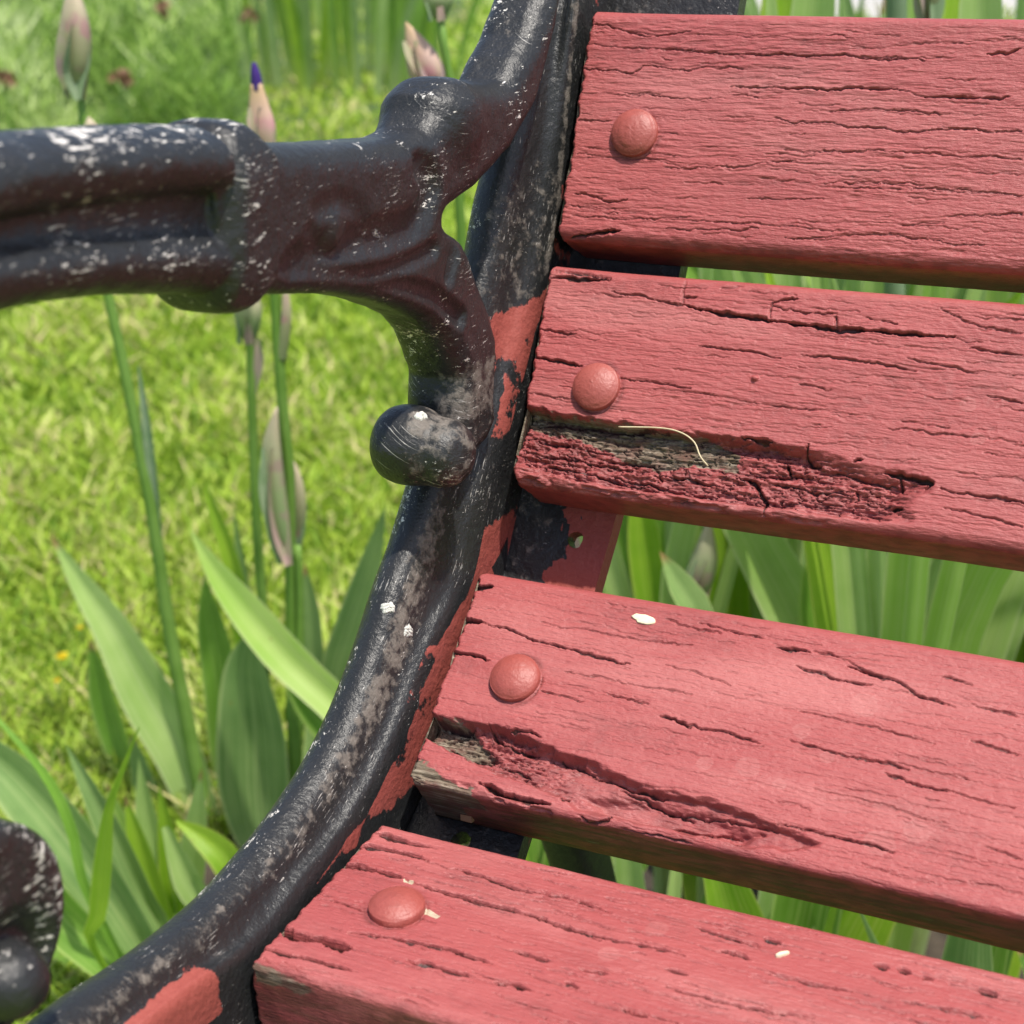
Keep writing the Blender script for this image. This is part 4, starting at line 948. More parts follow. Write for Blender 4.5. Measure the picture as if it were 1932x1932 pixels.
    Q = grid_quads(nx, nq)[:, ::-1]
    # end caps and back
    Vf = V.reshape(-1, 3)
    c0 = Vf[:nq].mean(0); c1 = Vf[-nq:].mean(0); b = len(Vf)
    Vf = np.vstack([Vf, c0, c1])
    j = np.arange(nq); jn = (j + 1) % nq
    T_ = np.vstack([np.stack([np.full(nq, b), j, jn], 1), np.stack([np.full(nq, b + 1), (nx - 1) * nq + jn, (nx - 1) * nq + j], 1)])
    Qb = np.stack([np.arange(nx - 1) * nq, np.arange(nx - 1) * nq + nq - 1, np.arange(1, nx) * nq + nq - 1, np.arange(1, nx) * nq], 1)[:, ::-1]
    pad = lambda a: np.r_[a.ravel(), a[0].mean(), a[-1].mean()]
    wood[0] = np.maximum(wood[0], .7)
    o = mesh_np('slat', Vf, np.vstack([Q, Qb]), T_, M_red, bench, attrs={'crack': pad(crack), 'wood': pad(wood), 'pale': pad(pale), 'stain': pad(stain), 'grime': pad(grime), 'dark_tint': pad(dark_tint)}, off=BO)
    o['label'] = label
    # carriage bolt
    bx, bt = BOLTS[i]
    for x in (bx, LEN * 1000 - bx):
        bolt(i, x, bt, o, A, D, N)
    return o

def bolt(i, x, t, parent, A, D, N):
    r = .0085; n = 18; m = 40
    c = A + np.array([x * 1e-3, 0, 0]) + D * t * 1e-3 + N * (-.0002)
    V = []
    for a in range(n):
        f = a / (n - 1)
        rad = r * math.sin(f * math.pi / 2) ** .9
        hgt = .0066 * math.sqrt(max(0, 1 - (rad / r * .86) ** 2)) - .0066 * .51 + .0020 * (1 if f < .96 else 0)
        for b in range(m):
            th = b * 2 * math.pi / m
            V.append(c + np.array([1, 0, 0]) * rad * math.cos(th) + D * rad * math.sin(th) + N * (hgt + .00012 * vnoise(a * .6, math.cos(th) * 2 + i * 5, 3)))
    for b in range(m):
        th = b * 2 * math.pi / m
        V.append(c + np.array([1, 0, 0]) * r * 1.0 * math.cos(th) + D * r * math.sin(th) - N * .002)
    return mesh_np('bolt', np.array(V), grid_quads(n + 1, m, True), None, M_bolt, parent, off=BO)

LABS = ['top slat, straight and finely cracked, with a smooth round bolt', 'second slat with a long split and a rotted pocket along its lower edge',
        'third slat with a crumbling rotted lower left corner', 'bottom slat in full sun, lying nearly flat']
slats = [slat(i, LABS[i]) for i in range(4)]

# ---- iron end frame
RAIL = [[[0.0318,0.6787],[0.0263,0.6791]],[[0.0218,0.6648],[0.022,0.665]],[[-0.0004,0.6341],[0.012,0.6312]],[[-0.0235,0.6025],[0.0007,0.5942]],[[-0.0374,0.5772],[-0.0127,0.571]],[[-0.0595,0.5447],[-0.0372,0.5403]],[[-0.0849,0.5143],[-0.0612,0.5096]],[[-0.0977,0.4997],[-0.0696,0.4938]],[[-0.1099,0.4891],[-0.0786,0.4804]],[[-0.1301,0.4688],[-0.1029,0.4689]],[[-0.1524,0.4526],[-0.1288,0.4487]],[[-0.1821,0.4419],[-0.1569,0.4344]],[[-0.2171,0.4367],[-0.1839,0.4281]],[[-0.2499,0.4383],[-0.216,0.4232]],[[-0.2827,0.4439],[-0.2474,0.4281]],[[-0.3128,0.4521],[-0.28,0.4383]]]
def resample_pairs(pairs, n):
    P = np.array([[*a, *b] for a, b in pairs]); return spline(P, n)
def sweep_rail(name, pairs, parent, n=220):
    S = resample_pairs(pairs, n)
    L, Rr = S[:, :2], S[:, 2:]
    tan = np.gradient(L, axis=0); tan /= np.linalg.norm(tan, axis=1)[:, None]      # heads downwards along the rail
    N2 = np.stack([tan[:, 1], -tan[:, 0]], 1)                                       # outwards, to the sitter
    N2 = np.where((N2[:, :1] * -1 + N2[:, 1:] * .3) < 0, -N2, N2)
    def mixp(k, off): return L * (1 - k) + Rr * k + N2 * off
    prof = [(-.0245, 0, -.034), (-.0262, 0, -.022), (-.0268, 0, -.012), (-.0262, 0, -.006), (-.0240, 0, -.0018), (-.0205, 0, .0008), (-.0165, 0, .0015), (-.0135, .03, .0012),
            (-.0115, .12, .0010), (-.0098, .25, .0002), (-.0086, .42, -.0012), (-.0074, .56, -.0012), (-.0060, .70, -.0002), (-.0045, .85, .0012), (-.0034, .97, .0008), (-.0028, 1.0, -.0020),
            (-.0026, 1.0, -.0080), (-.0026, 1.0, -.020), (-.0026, 1.0, -.030), (-.010, .7, -.036), (-.018, .3, -.038)]
    m0 = len(prof)
    C = np.zeros((n, m0, 3))
    for j, (x, k, off) in enumerate(prof):
        p = mixp(k, off); C[:, j, 0] = x; C[:, j, 1:] = p
    # smooth closed cross-section
    m = 72; V = np.zeros((n, m, 3)); cc = np.zeros(m)
    for a in range(n):
        ring = np.vstack([C[a], C[a, :1]]); V[a] = spline(ring, m + 1)[:-1]
    s = np.linspace(0, 1, n)[:, None] * np.ones(m); c = np.ones(n)[:, None] * np.arange(m) / m
    nrm = np.zeros_like(V); nrm[..., 1] = N2[:, None, 0]; nrm[..., 2] = N2[:, None, 1]
    lump = fbm(s * 60, c * 14, 3, 71) * .00045 + .0005 * np.maximum(0, fbm(s * 110, c * 22, 3, 73)) * (V[..., 0] > -.017)
    V += nrm * lump[..., None]
    # which piece of the ring faces where
    X = V[..., 0]
    below = np.einsum('nmk,nk->nm', V[..., 1:] - Rr[:, None, :], N2)      # depth under the inner edge
    z = V[..., 2]; y = V[..., 1]
    band = lambda a0, a1, b0, b1: sstep(a0, a1, z) * (1 - sstep(b0, b1, z))
    ns = fbm(s * 50, c * 6, 3, 33)
    crest = np.exp(-((X + .0105 + .0015 * ns) / .0036) ** 2) * (below > -.006)
    side = sstep(-.0062, -.0040, X)
    lip = side * np.exp(-((below + .001) / .0028) ** 2)
    w = .14 + .56 * crest * band(.415, .45, .50, .53) + .34 * lip * band(.48, .50, .53, .55) + .62 * lip * sstep(.55, .58, z)
    w = np.maximum(w, .50 * band(.548, .56, .60, .63) * sstep(-.0195, -.0155, X) * (below > -.004))
    chip = .12 + .26 * sstep(-.016, -.022, X) * sstep(.415, .45, z)
    streak = .75 + .5 * fbm(s * 130, c * 9, 3, 35)
    streak = .72 + .55 * fbm(s * 130, c * 9, 3, 35)
    deep = sstep(-.0046, -.0030, X) * sstep(.0004, -.0030, below + .0016 * ns)
    red = deep * streak * (.95 * band(.418, .43, .492, .503) + .55 * band(.55, .56, .60, .61) + .70 * sstep(.650, .668, z))
    red = np.maximum(red, .80 * streak * sstep(-.0150, -.0085, X + .0024 * ns) * band(.534, .546, .562, .572) * (below > -.0055))
    red = np.maximum(red, .76 * streak * sstep(-.0058, -.0040, X + .0012 * ns) * band(.518, .526, .545, .55) * (below > -.0060))
    red = np.maximum(red, .70 * streak * sstep(-.0058, -.0040, X + .001 * ns) * band(.448, .455, .466, .474) * (y > -.15))
    blk = sstep(-.0115, -.0055, X + .003 * ns) * (1 - sstep(-.246, -.236, y + .002 * ns)) * (below > -.012)
    red = np.maximum(red * (y > -.205), (.66 + .22 * streak) * blk)
    worn_w = w
    wr = np.maximum(0, fbm(s * 170, c * 40, 3, 76)) * crest * band(.44, .455, .478, .49)
    V += nrm * (.0011 * wr)[..., None]
    w = np.maximum(w, .75 * crest * band(.445, .455, .475, .49))
    seg_ = np.r_[0, np.cumsum(np.hypot(*np.diff(L, axis=0).T))]
    fu = seg_[:, None] * np.ones(m); fv = c * .11
    Q = grid_quads(n, m, True)
    return mesh_np(name, V.reshape(-1, 3), Q, None, M_iron, parent, attrs={'worn': w, 'chip': chip, 'red': np.clip(red, 0, 1), 'fu': fu, 'fv': fv}, off=BO)
up = [[[.082, .79], [.080, .79]], [[.067, .74], [.062, .74]], [[.047, .706], [.043, .706]]]
dn = [[[-.300, .4445], [-.272, .431]], [[-.317, .438], [-.292, .425]], [[-.328, .420], [-.304, .408]], [[-.333, .38], [-.311, .374]], [[-.333, .30], [-.312, .30]], [[-.345, .15], [-.324, .15]], [[-.360, .0], [-.338, .0]]]
frame = sweep_rail('iron_frame', up + RAIL[:-1] + dn, bench)
frame['label'] = 'curved black iron end rail, chipped and smeared with red paint'

# flange behind the slats, drilled for the bolts
def flange():
    pts = []
    for i in range(4):
        A, D, N, W = slat_frame(i)
        for f in (.0, .5, 1.0): pts.append((A + D * W * f - N * (TH + .001))[1:])
    A, D, N, W = slat_frame(0); top = (A - D * .15 - N * (TH + .001))[1:]
    A, D, N, W = slat_frame(3); bot = (A + D * (W + .10) - N * (TH + .001))[1:]
    P = spline([top] + pts + [bot], 380)
    tan = np.gradient(P, axis=0); tan /= np.linalg.norm(tan, axis=1)[:, None]
    N2 = np.stack([tan[:, 1], -tan[:, 0]], 1); N2 = np.where((N2[:, :1] * -1 + N2[:, 1:] * .3) < 0, -N2, N2)
    z = P[:, 1]
    xr = np.interp(z, [.40, .42, .46, .49, .56, .64], [.0400, .0375, .0325, .0355, .040, .046])
    nu = 62
    return P, N2, xr, nu
Pf, Nf, xr, nu = flange()
HOLES = [[0.0225,-0.04484,0.48635,0.0031],[0.01742,-0.13248,0.41193,0.0036]]
def build_flange():
    n = len(Pf); t = .0075
    V = np.zeros((2, n, nu, 3)); U = np.linspace(0, 1, nu)
    for s in (0, 1):
        V[s, :, :, 0] = -.020 + (xr[:, None] + .020) * U[None]
        V[s, :, :, 1:] = (Pf - Nf * t * s)[:, None, :]
    front = V[0].reshape(-1, 3).copy(); back = V[1].reshape(-1, 3)
    Q = grid_quads(n, nu)
    cen = front[Q].mean(1)
    hole = np.zeros(len(Q), bool)
    vid = np.arange(n * nu)
    for hx, hy, hz, r in HOLES:                     # punch a round hole, the rim vertices pulled onto the circle
        d = front - np.array([hx, hy, hz]); rr_ = np.linalg.norm(d, axis=1)
        inside_q = (rr_[Q] < r).all(1)
        hole |= inside_q
        rim = np.unique(Q[inside_q]); rest = np.unique(Q[~inside_q]); rim = np.intersect1d(rim, rest)
        f = (r / np.maximum(rr_[rim], 1e-6))[:, None]
        for arr in (front, back): arr[rim] += d[rim] * (f - 1)
    Qk = Q[~hole]
    nv = n * nu
    allV = np.vstack([front, back])
    Qs = [Qk, Qk[:, ::-1] + nv]
    # walls along every open edge
    E = {}
    for q in Qk:
        for a in range(4):
            k = (int(q[a]), int(q[(a + 1) % 4])); E[k] = 1
    side = [(b, a, a + nv, b + nv) for (a, b) in E if (b, a) not in E]
    Qs.append(np.array(side))
    y, z, x = allV[:, 1], allV[:, 2], allV[:, 0]
    nz_ = fbm(x * 120, z * 120, 4, 4) * .008 + fbm(x * 420, z * 420, 3, 14) * .004
    red = sstep(.014, .022, x + nz_ + .35 * np.maximum(0, .482 - z)) * (z > .448) * .92
    red = np.where(z > .55, .35 * sstep(.02, .04, x), red)
    red = np.where(z < .445, .42 * sstep(.02, .04, x), red)
    worn = .34 + .10 * (x < .012)
    return mesh_np('mounting_plate', allV, np.vstack(Qs), None, M_iron, bench, smooth=False, attrs={'worn': worn, 'chip': np.full(len(x), .02), 'red': red}, off=BO)
plate = build_flange()
plate['label'] = 'flat iron plate behind the slats, half black and half red, with a drilled hole'

# ---- armrest cast as one piece
ARM = np.array([[-0.2724,0.6605],[-0.2624,0.6596],[-0.2438,0.6575],[-0.2236,0.6551],[-0.196,0.651],[-0.1725,0.6468],[-0.1518,0.6431],[-0.1214,0.6391],[-0.1054,0.6371],[-0.0938,0.6379],[-0.0879,0.6419],[-0.0849,0.6464],[-0.075,0.649],[-0.0445,0.6448],[-0.0368,0.6449],[-0.03,0.6498],[-0.018,0.6575],[-0.0072,0.6676],[0.0028,0.6773],[0.0075,0.6823],[0.0151,0.6817],[0.0117,0.6767],[0.0024,0.6562],[-0.0154,0.6329],[-0.0373,0.6209],[-0.0633,0.6133],[-0.0742,0.612],[-0.0847,0.6104],[-0.0867,0.609],[-0.0827,0.6049],[-0.0741,0.5998],[-0.0703,0.5953],[-0.0631,0.5829],[-0.0569,0.5737],[-0.052,0.562],[-0.0517,0.5557],[-0.0549,0.54],[-0.0543,0.5316],[-0.062,0.5252],[-0.0753,0.5236],[-0.0722,0.5173],[-0.0802,0.5193],[-0.082,0.523],[-0.0866,0.5322],[-0.0832,0.5389],[-0.0824,0.546],[-0.0808,0.5539],[-0.0844,0.5614],[-0.0898,0.5705],[-0.0996,0.579],[-0.1106,0.585],[-0.1311,0.5937],[-0.1508,0.6002],[-0.1739,0.6059],[-0.1949,0.6111],[-0.2572,0.6276],[-0.2727,0.6301],[-0.2845,0.6312],[-0.2942,0.6319]])
BT, BL, CV = [[-0.2951,0.6587],[-0.2858,0.658],[-0.2606,0.6555],[-0.2322,0.652],[-0.2022,0.6472]], [[-0.2993,0.639],[-0.2899,0.6386],[-0.2646,0.6352],[-0.2362,0.6298],[-0.2061,0.6229]], [[-0.2971,0.6494],[-0.2878,0.6485],[-0.2626,0.6455],[-0.2342,0.6408],[-0.2075,0.6357]]
KU, KL = [[-0.004,-0.0804,0.6411],[-0.018,-0.0713,0.6386]], [[-0.0,-0.1013,0.5365],[-0.022,-0.0838,0.5293]]
def armrest():
    h = .0008
    ext = np.array([-.43, .05]); y0, y1, z0, z1 = -.415, .022, .485, .700
    xs = np.arange(-.036, .0085, h); ys = np.arange(y0, y1, h); zs = np.arange(z0, z1, h)
    Y, Zz = np.meshgrid(ys, zs, indexing='ij')
    # outline: the photographed part, then the arm runs on forward
    out = ARM.copy()
    sd = poly_sd(Y, Zz, out)
    # forward run of the arm as a tapering band
    fw = spline([(-.285, .648), (-.310, .650), (-.335, .648), (-.356, .638), (-.366, .622), (-.362, .604)], 40)
    d2, u2 = line_d(Y, Zz, fw)
    sd = np.minimum(sd, d2 - (.0180 - .0010 * u2))
    X3 = xs[:, None, None]; S3 = sd[None].astype(np.float32)
    cx, hx, rd = -.0125, .0125, .0085
    # gentle narrowing of the section towards the lower arch end
    q1 = S3 + rd; q2 = np.abs(X3 - cx) - hx + rd
    F = np.minimum(np.maximum(q1, q2), 0) + np.sqrt(np.maximum(q1, 0) ** 2 + np.maximum(q2, 0) ** 2) - rd
    F = F.astype(np.float32)
    Y3 = Y[None]; Z3 = Zz[None]
    # beads and cove along the arm (left of the collar)
    left = (1 - sstep(-.214, -.203, Y))[None]
    ext_t = list(BT[::-1]) ; ext_l = list(BL[::-1]); ext_c = list(CV[::-1])
    ext_t += [[-.325, .664], [-.352, .657], [-.375, .640]]; ext_l += [[-.320, .639], [-.338, .634], [-.350, .620]]; ext_c += [[-.322, .652], [-.345, .645], [-.360, .630]]
    dt, _ = line_d(Y, Zz, spline(ext_t, 60)); dl, _ = line_d(Y, Zz, spline(ext_l, 60)); dc, _ = line_d(Y, Zz, spline(ext_c, 60))
    cove = np.sqrt(dc[None] ** 2 * 1.0 + ((X3 - .0098) * 1.0) ** 2) - .0132
    cove = np.maximum(cove, (Y3 + .2105))
    F = smax(F, -cove, .0022)
    cove2 = np.sqrt(dc[None] ** 2 + ((X3 + .0300) * 1.15) ** 2) - .0090
    F = smax(F, -np.maximum(cove2, Y3 + .2105), .004)
    bt = np.sqrt(dt[None] ** 2 + ((X3 + .0105) * .62) ** 2) - .0090; bt = np.maximum(bt, Y3 + .2062)
    bl = np.sqrt(dl[None] ** 2 + ((X3 + .0120) * .60) ** 2) - .0082; bl = np.maximum(bl, Y3 + .2062)
    F = smin(F, bt, .0014); F = smin(F, bl, .0014)
    # collar: a rounded block with a sharp shoulder on the neck side
    (c1, c2, ct, cb) = [[-0.2065,0.6351],[-0.185,0.6314],[-0.1837,0.6512],[-0.1905,0.609]]
    ax = np.array([c2[0] - c1[0], c2[1] - c1[1]]); ax /= np.linalg.norm(ax); pe = np.array([-ax[1], ax[0]])
    mid = (np.array(ct) + np.array(cb)) / 2; half = abs((np.array(ct) - np.array(cb)) @ pe) / 2
    a_ = (Y - c2[0]) * ax[0] + (Zz - c2[1]) * ax[1]; b_ = (Y - mid[0]) * pe[0] + (Zz - mid[1]) * pe[1]
    hb = half + .0012 + .0022 * sstep(-.034, -.012, a_); hx_c = .0158
    ell = (np.abs(b_ / hb)[None] ** 3.4 + np.abs((X3 + .0118) / hx_c) ** 3.4) ** (1 / 3.4)
    ring = (ell - 1) * .014 + (.011 * (1 - sstep(-.034, -.018, a_)))[None]
    ends = a_ + .0030 + .9 * np.maximum(0, np.abs(b_) - half * .72)
    ring = smax(ring, ends[None] + 0 * X3, .0010)
    ring = np.where((a_ < -.046)[None], .02, ring)
    F = smin(F, ring.astype(np.float32), .0005)
    # knobs (short volute rolls lying across)
    def roll(c, e, r, k, pw=2.6):
        nonlocal F
        xm, hx_ = (c[0] + e[0]) / 2, abs(c[0] - e[0]) / 2 + .006
        yc, zc = c[1], c[2]
        rr_ = np.hypot(Y - yc, Zz - zc)[None]
        g = (((rr_ / r) ** pw + (np.abs(X3 - xm) / hx_) ** pw) ** (1 / pw) - 1) * r * .8
        F = smin(F, g.astype(np.float32), k)
    roll((-.003, -.0730, .6375), (-.0205, -.0730, .6375), .0112, .007, 2.3)
    roll((-.0085, -.0950, .5345), (-.0205, -.0950, .5345), .0134, .0018, 2.6)
    roll((.0012, -.0935, .5328), (-.0085, -.0935, .5328), .0116, .0016, 2.3)
    # leaf modelling on the flank: a swirl and shallow valleys
    def groove(pts, r, dep, k=.002):
        nonlocal F
        d, u = line_d(Y, Zz, spline(pts, 40))
        g = np.sqrt(d[None] ** 2 + (X3 - (r - dep)) ** 2) - r
        F = smax(F, -g.astype(np.float32), k)
    groove([[-0.1026,0.6291],[-0.0981,0.6218],[-0.1041,0.6148],[-0.1145,0.6122],[-0.1368,0.6138],[-0.1604,0.6153],[-0.1769,0.6154]], .0075, .0030, .0018)
    groove([[-0.1678,0.6221],[-0.163,0.6166],[-0.1519,0.6133],[-0.1411,0.6163],[-0.1418,0.6226],[-0.153,0.6278],[-0.1642,0.6279]], .0050, .0011, .0016)
    sy, sz = np.mean(np.array([[-0.1678,0.6221],[-0.163,0.6166],[-0.1519,0.6133],[-0.1411,0.6163],[-0.1418,0.6226],[-0.153,0.6278],[-0.1642,0.6279]]), 0)
    boss = np.sqrt(((Y3 - sy) ** 2 + (Z3 - sz) ** 2) + ((X3 + .0042) * 1.5) ** 2) - .0072
    F = smin(F, boss.astype(np.float32), .0012)
    groove([[-0.087,0.608],[-0.0842,0.5989],[-0.0886,0.5913]], .0045, .0022, .0012)
    groove([[-0.1389,0.597],[-0.1198,0.5947],[-0.0999,0.5872],[-0.0825,0.5758]], .0045, .0024, .0012)
    groove([[-0.1822,0.6159],[-0.1612,0.6094],[-0.1381,0.6032],[-0.119,0.6018],[-0.0984,0.6021]], .0040, .0020, .0012)
    # the rail side of the upper branch thins down
    F = F + (.00028 * fbm(Y * 160, Zz * 160, 3, 90))[None].astype(np.float32)
    V, Q = surface_nets(F, (xs[0], ys[0], zs[0]), h)
    y, z, x = V[:, 1], V[:, 2], V[:, 0]
    topd = np.interp(y, [-.40, -.30, -.20, -.12, -.09], [.664, .664, .652, .650, .66])
    chip = .05 + .47 * np.exp(-((z - topd - .003) / .0075) ** 2) * (y < -.09)
    chip = np.maximum(chip, .46 * np.exp(-((y + .200) / .014) ** 2)); chip = np.maximum(chip, .27 + 0 * y)
    lowd = np.interp(y, [-.40, -.2899, -.2362, -.2061], [.642, .6386, .6298, .6229])
    chip = np.maximum(chip, .44 * np.exp(-((z - lowd) / .004) ** 2) * (y < -.2))
    chip = np.maximum(chip, .30 * sstep(-.06, -.03, y))
    worn = .05 + (.46 + .20 * sstep(.536, .546, z)) * sstep(.566, .553, z) * sstep(-.016, -.008, x) * (y > -.12) + .42 * np.exp(-((z - .648 + .28 * (y + .05)) / .007) ** 2) * 0
    worn = np.maximum(worn, .5 * sstep(-.05, -.02, y) * np.exp(-((x + .012) / .004) ** 2))
    return mesh_np('armrest', V, Q, None, M_iron, bench, attrs={'worn': worn, 'chip': chip, 'red': 0 * y, 'fu': y, 'fv': z + .6 * x}, off=BO)
arm = armrest()
arm['label'] = 'cast iron armrest with beaded collar and scrolled knobs, paint chipped white'

# ---- scroll at the front end of the arm
SC = [[0.0,-0.3226,0.4951],[0.0,-0.3008,0.4803],[-0.02,-0.2972,0.4942],[0.0,-0.3171,0.4789]]
def scroll():
    h = .0009
    cy, cz = SC[0][1], SC[0][2]; Rr = 0.0263
    xs = np.arange(-.034, .014, h); ys = np.arange(cy - .036, cy + .036, h); zs = np.arange(cz - .032, cz + .165, h)
    Y, Zz = np.meshgrid(ys, zs, indexing='ij'); X3 = xs[:, None, None]
    rr_ = np.hypot(Y - cy, Zz - cz); rb_ = np.hypot(Y - [0.0,-0.32,0.4824][1], Zz - [0.0,-0.32,0.4824][2])
    rd = .005
    q1 = (rr_ - Rr + rd)[None] + 0 * X3; q2 = np.abs(X3 + .012) - .013 + rd + 0 * q1
    F = np.minimum(np.maximum(q1, q2), 0) + np.sqrt(np.maximum(q1, 0) ** 2 + np.maximum(q2, 0) ** 2) - rd
    rec = np.sqrt(np.maximum(rb_[None] - .0105, 0) ** 2 + (X3 - .0035) ** 2) - .0062; rec = smax(rec, (rr_ - Rr + .0035)[None] + 0 * X3, .002)
    F = smax(F, -rec, .0025)
    boss = np.sqrt(rb_[None] ** 2 + ((X3 + .001) * .85) ** 2) - .0092
    F = smin(F, boss, .0012)
    up_ = spline([(cy - .012, cz + .012), (cy - .024, cz + .05), (cy - .030, cz + .085), (cy - .034, cz + .115), (cy - .036, cz + .14)], 30)
    d, u = line_d(Y, Zz, up_)
    q1 = (d - .0125 + rd)[None] + 0 * X3
    G = np.minimum(np.maximum(q1, q2), 0) + np.sqrt(np.maximum(q1, 0) ** 2 + np.maximum(q2, 0) ** 2) - rd
    F = smin(F, G, .003)
    F = F + (.0003 * fbm(Y * 150, Zz * 150, 3, 91))[None]
    F = np.pad(F, 1, constant_values=.01)
    V, Q = surface_nets(F, (xs[0] - h, ys[0] - h, zs[0] - h), h)
    chip = .34 + 0 * V[:, 0]
    return mesh_np('arm_scroll', V, Q, None, M_iron, bench, attrs={'worn': .12 + 0 * V[:, 0], 'chip': chip, 'red': 0 * V[:, 0], 'fu': V[:, 1], 'fv': V[:, 2] + V[:, 0]}, off=BO)
scr = scroll()
# back leg of the frame
def bar(name, pts, w, t, parent):
    P = spline(pts, 30); tan = np.gradient(P, axis=0); tan /= np.linalg.norm(tan, axis=1)[:, None]
    N2 = np.stack([tan[:, 1], -tan[:, 0]], 1); m = 20; V = np.zeros((30, m, 3))
    for j in range(m):
        a = 2 * math.pi * j / m; ca, sa = math.cos(a), math.sin(a)
        sx = math.copysign(abs(ca) ** .6, ca); sn = math.copysign(abs(sa) ** .6, sa)
        V[:, j, 0] = -.013 + w * sx; V[:, j, 1:] = P + N2 * t * sn
    z = np.zeros(30 * m)
    return mesh_np(name, V.reshape(-1, 3), grid_quads(30, m, True), None, M_iron, parent, attrs={'worn': z + .1, 'chip': z + .05, 'red': z}, off=BO)
leg = bar('back_leg', [(-.055, .482), (-.015, .40), (.045, .27), (.085, .13), (.135, .0)], .011, .014, bench)

# the other end of the bench carries the same casting, mirrored
for o in (frame, plate, arm, scr, leg):
    c = o.copy(); col.objects.link(c); c.parent = bench
    c.scale = (-1, 1, 1); c.location = (0.1, 0, 0)

# lichen rosettes on the iron
k = NT('pale_lichen'); n_ = k.noise(900, 4)
k.set(Base_Color=k.mix(n_, (0.36, 0.36, 0.32), (0.62, 0.61, 0.56)), Roughness=0.95, Normal=k.bump(n_, 0.8, 0.0008)); M_lich = k.m
def lichen(c, nrm, r, parent, seed, nb=0):
    vs_ = parent.data.vertices; co = np.empty(len(vs_) * 3, np.float32); no = co.copy(); vs_.foreach_get('co', co); vs_.foreach_get('normal', no)
    co = co.reshape(-1, 3) + BO; no = no.reshape(-1, 3)
    ray = np.array(c) - np.array(CAM); ray /= np.linalg.norm(ray)                 # the patch sits where the casting faces outwards
    q = co - np.array(CAM); s_ = q @ ray; off_ = np.linalg.norm(q - s_[:, None] * ray, axis=1)
    k_ = np.nonzero(off_ < .0022)[0]; k_ = k_[s_[k_].argmin()]
    c = co[k_]; nrm = no[k_] / np.linalg.norm(no[k_])
    a = np.cross(nrm, (0, 0, 1)); a /= np.linalg.norm(a); b = np.cross(nrm, a)
    nr_, nt = 14, 64; V = []
    for i in range(nr_):
        f = i / (nr_ - 1)
        for j in range(nt):
            th = j / nt * 2 * math.pi
            edge = r * (.74 + .30 * float(vnoise(math.cos(th) * 1.4 + 9 * seed, math.sin(th) * 1.4, seed)) + .12 * float(vnoise(math.cos(th) * 4 + 3, math.sin(th) * 4, seed + 1)))
            p = a * edge * f * math.cos(th) + b * edge * f * math.sin(th)
            hgt = .0006 * (1 - f ** 4) * (.45 + .9 * abs(float(vnoise(p[0] * 1900, (p[1] + p[2]) * 1900, seed + 2)))) - .0011 * f ** 8
            V.append(np.array(c) + p + nrm * hgt)
    return mesh_np('lichen', np.array(V), grid_quads(nr_, nt, True), None, M_lich, parent, off=BO)
lichen([-0.006, -0.0996, 0.5494], (.3, -.8, .6), .0030, arm, 1, 20)
lichen([-0.018, -0.1086, 0.4827], (.1, -.62, .78), 0.0032, frame, 5)
lichen([-0.012, -0.1049, 0.4712], (.1, -.62, .78), 0.004, frame, 6)

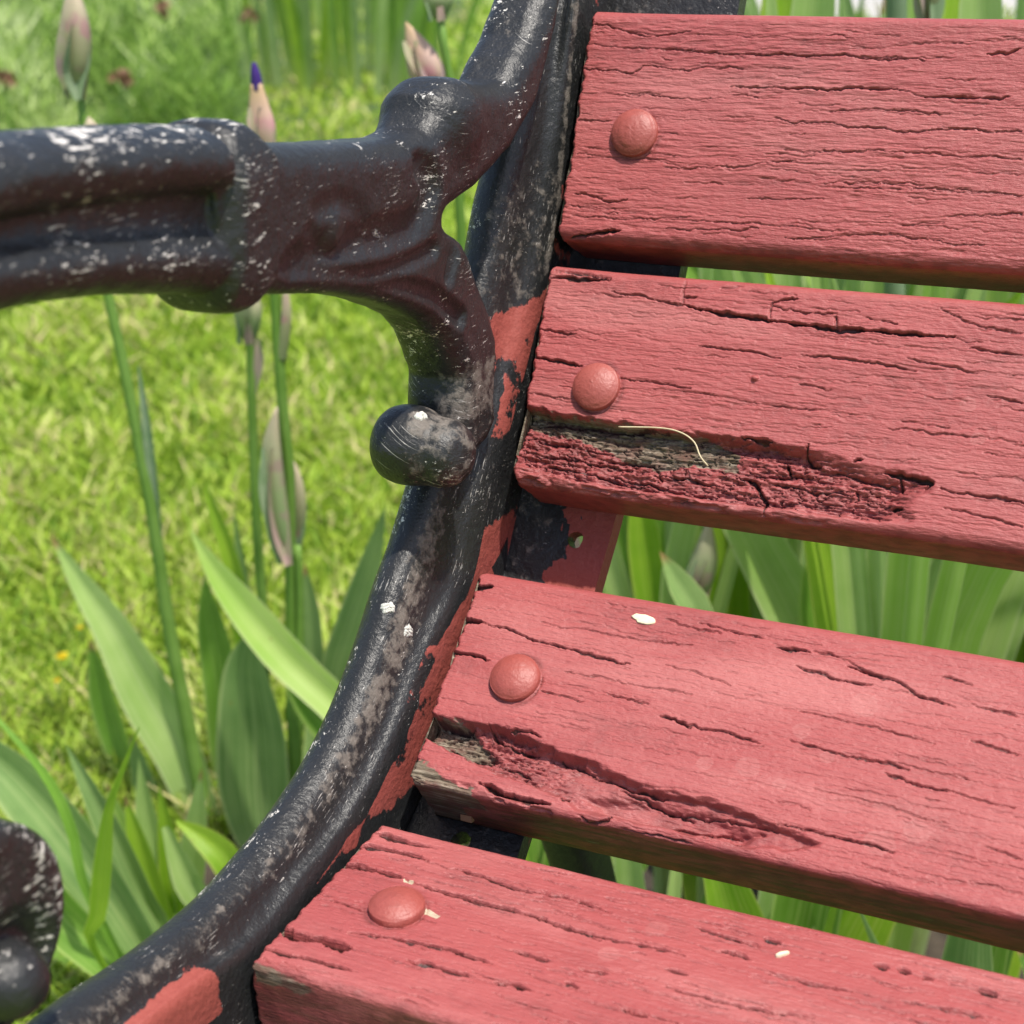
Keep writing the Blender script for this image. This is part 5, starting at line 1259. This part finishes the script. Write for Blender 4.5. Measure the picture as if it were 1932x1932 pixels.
# ---- bits lying on the slats
def on_slat(i, x, t, up_=0.0):
    A, D, N, W = slat_frame(i); return A + np.array([x * 1e-3, 0, 0]) + D * t * 1e-3 + N * up_
k = NT('dry_straw'); k.set(Base_Color=k.mix(k.noise(400, 3), (0.42, 0.34, 0.20), (0.62, 0.54, 0.36)), Roughness=0.7); M_straw = k.m
ST = [[40.93,53.68],[56.1,52.6],[63.9,53.53],[69.19,56.25],[71.99,60.56],[75.0,63.32]]
pts = [on_slat(1, x, t, .0015 + .002 * math.sin(3.1 * j / (len(ST) - 1))) for j, (x, t) in enumerate(ST)]
st = empty('straw', pts[0], 'thin curled dry straw lying across the rotted pocket of the second slat', 'straw')
loft('stalk', pts, [.0004] * len(pts), M_straw, st, n=30, m=6)
def flake(name, i, x, t, a, b, ang, label, cat, mat, hgt=.0008):
    c = on_slat(i, x, t, .0002); A, D, N, W = slat_frame(i)
    e1 = np.array([1, 0, 0]) * math.cos(ang) + D * math.sin(ang); e2 = -np.array([1, 0, 0]) * math.sin(ang) + D * math.cos(ang)
    V = []; m = 16; r_ = random.Random(i + 3)
    rj = [r_.uniform(.82, 1.12) for _ in range(m)]
    for f, zz in ((1.0, -.0012), (1.0, hgt * .5), (.85, hgt), (.4, hgt * 1.25)):
        for k in range(m):
            w = k / m * 6.283
            V.append(c + e1 * a * f * rj[k] * math.cos(w) + e2 * b * f * rj[k] * math.sin(w) + N * zz)
    V.append(c + N * hgt * 1.3)
    T = [[3 * m + (k + 1) % m, 3 * m + k, 4 * m] for k in range(m)]
    root_off = np.zeros(3)
    o = mesh_np(name, np.array(V), grid_quads(4, m, True), T, mat, None)
    return tag(o, label, cat)
k = NT('dry_husk'); k.set(Base_Color=k.mix(k.noise(900, 3), (0.55, 0.46, 0.30), (0.72, 0.64, 0.46)), Roughness=0.8); M_husk = k.m
x, t = [63.86,4.75]
flake('petal_scrap', 2, x, t, .0041, .0017, .06, 'cream petal scrap stuck near the upper edge of the third slat', 'petal', M_husk, .0002)
x, t = [138.75,12.44]
flake('seed_husk', 3, x, t, .0021, .0007, -.75, 'tiny pale seed husk lying on the bottom slat', 'husk', M_husk, .0007)
k = NT('raw_wood_chip'); k.set(Base_Color=k.mix(k.noise(500, 3), (0.28, 0.14, 0.07), (0.40, 0.22, 0.12)), Roughness=0.85); M_chip = k.m
CH = Vector([0.0173,-0.1256,0.4159])
CH = CH + (CAM - CH).normalized() * .005
V = []
for zz in (0, .0028):
    for dx, dy in ((-.0022, -.0015), (.0020, -.0017), (.0023, .0014), (-.0019, .0017)): V.append((CH[0] + dx, CH[1] + dy, CH[2] + zz))
o = mesh_np('wood_chip', V, [[3, 2, 1, 0], [4, 5, 6, 7], [0, 1, 5, 4], [1, 2, 6, 5], [2, 3, 7, 6], [3, 0, 4, 7]], None, M_chip, None, smooth=False)
tag(o, 'small reddish wood chip caught on the plate under the rotted third slat', 'wood chip')
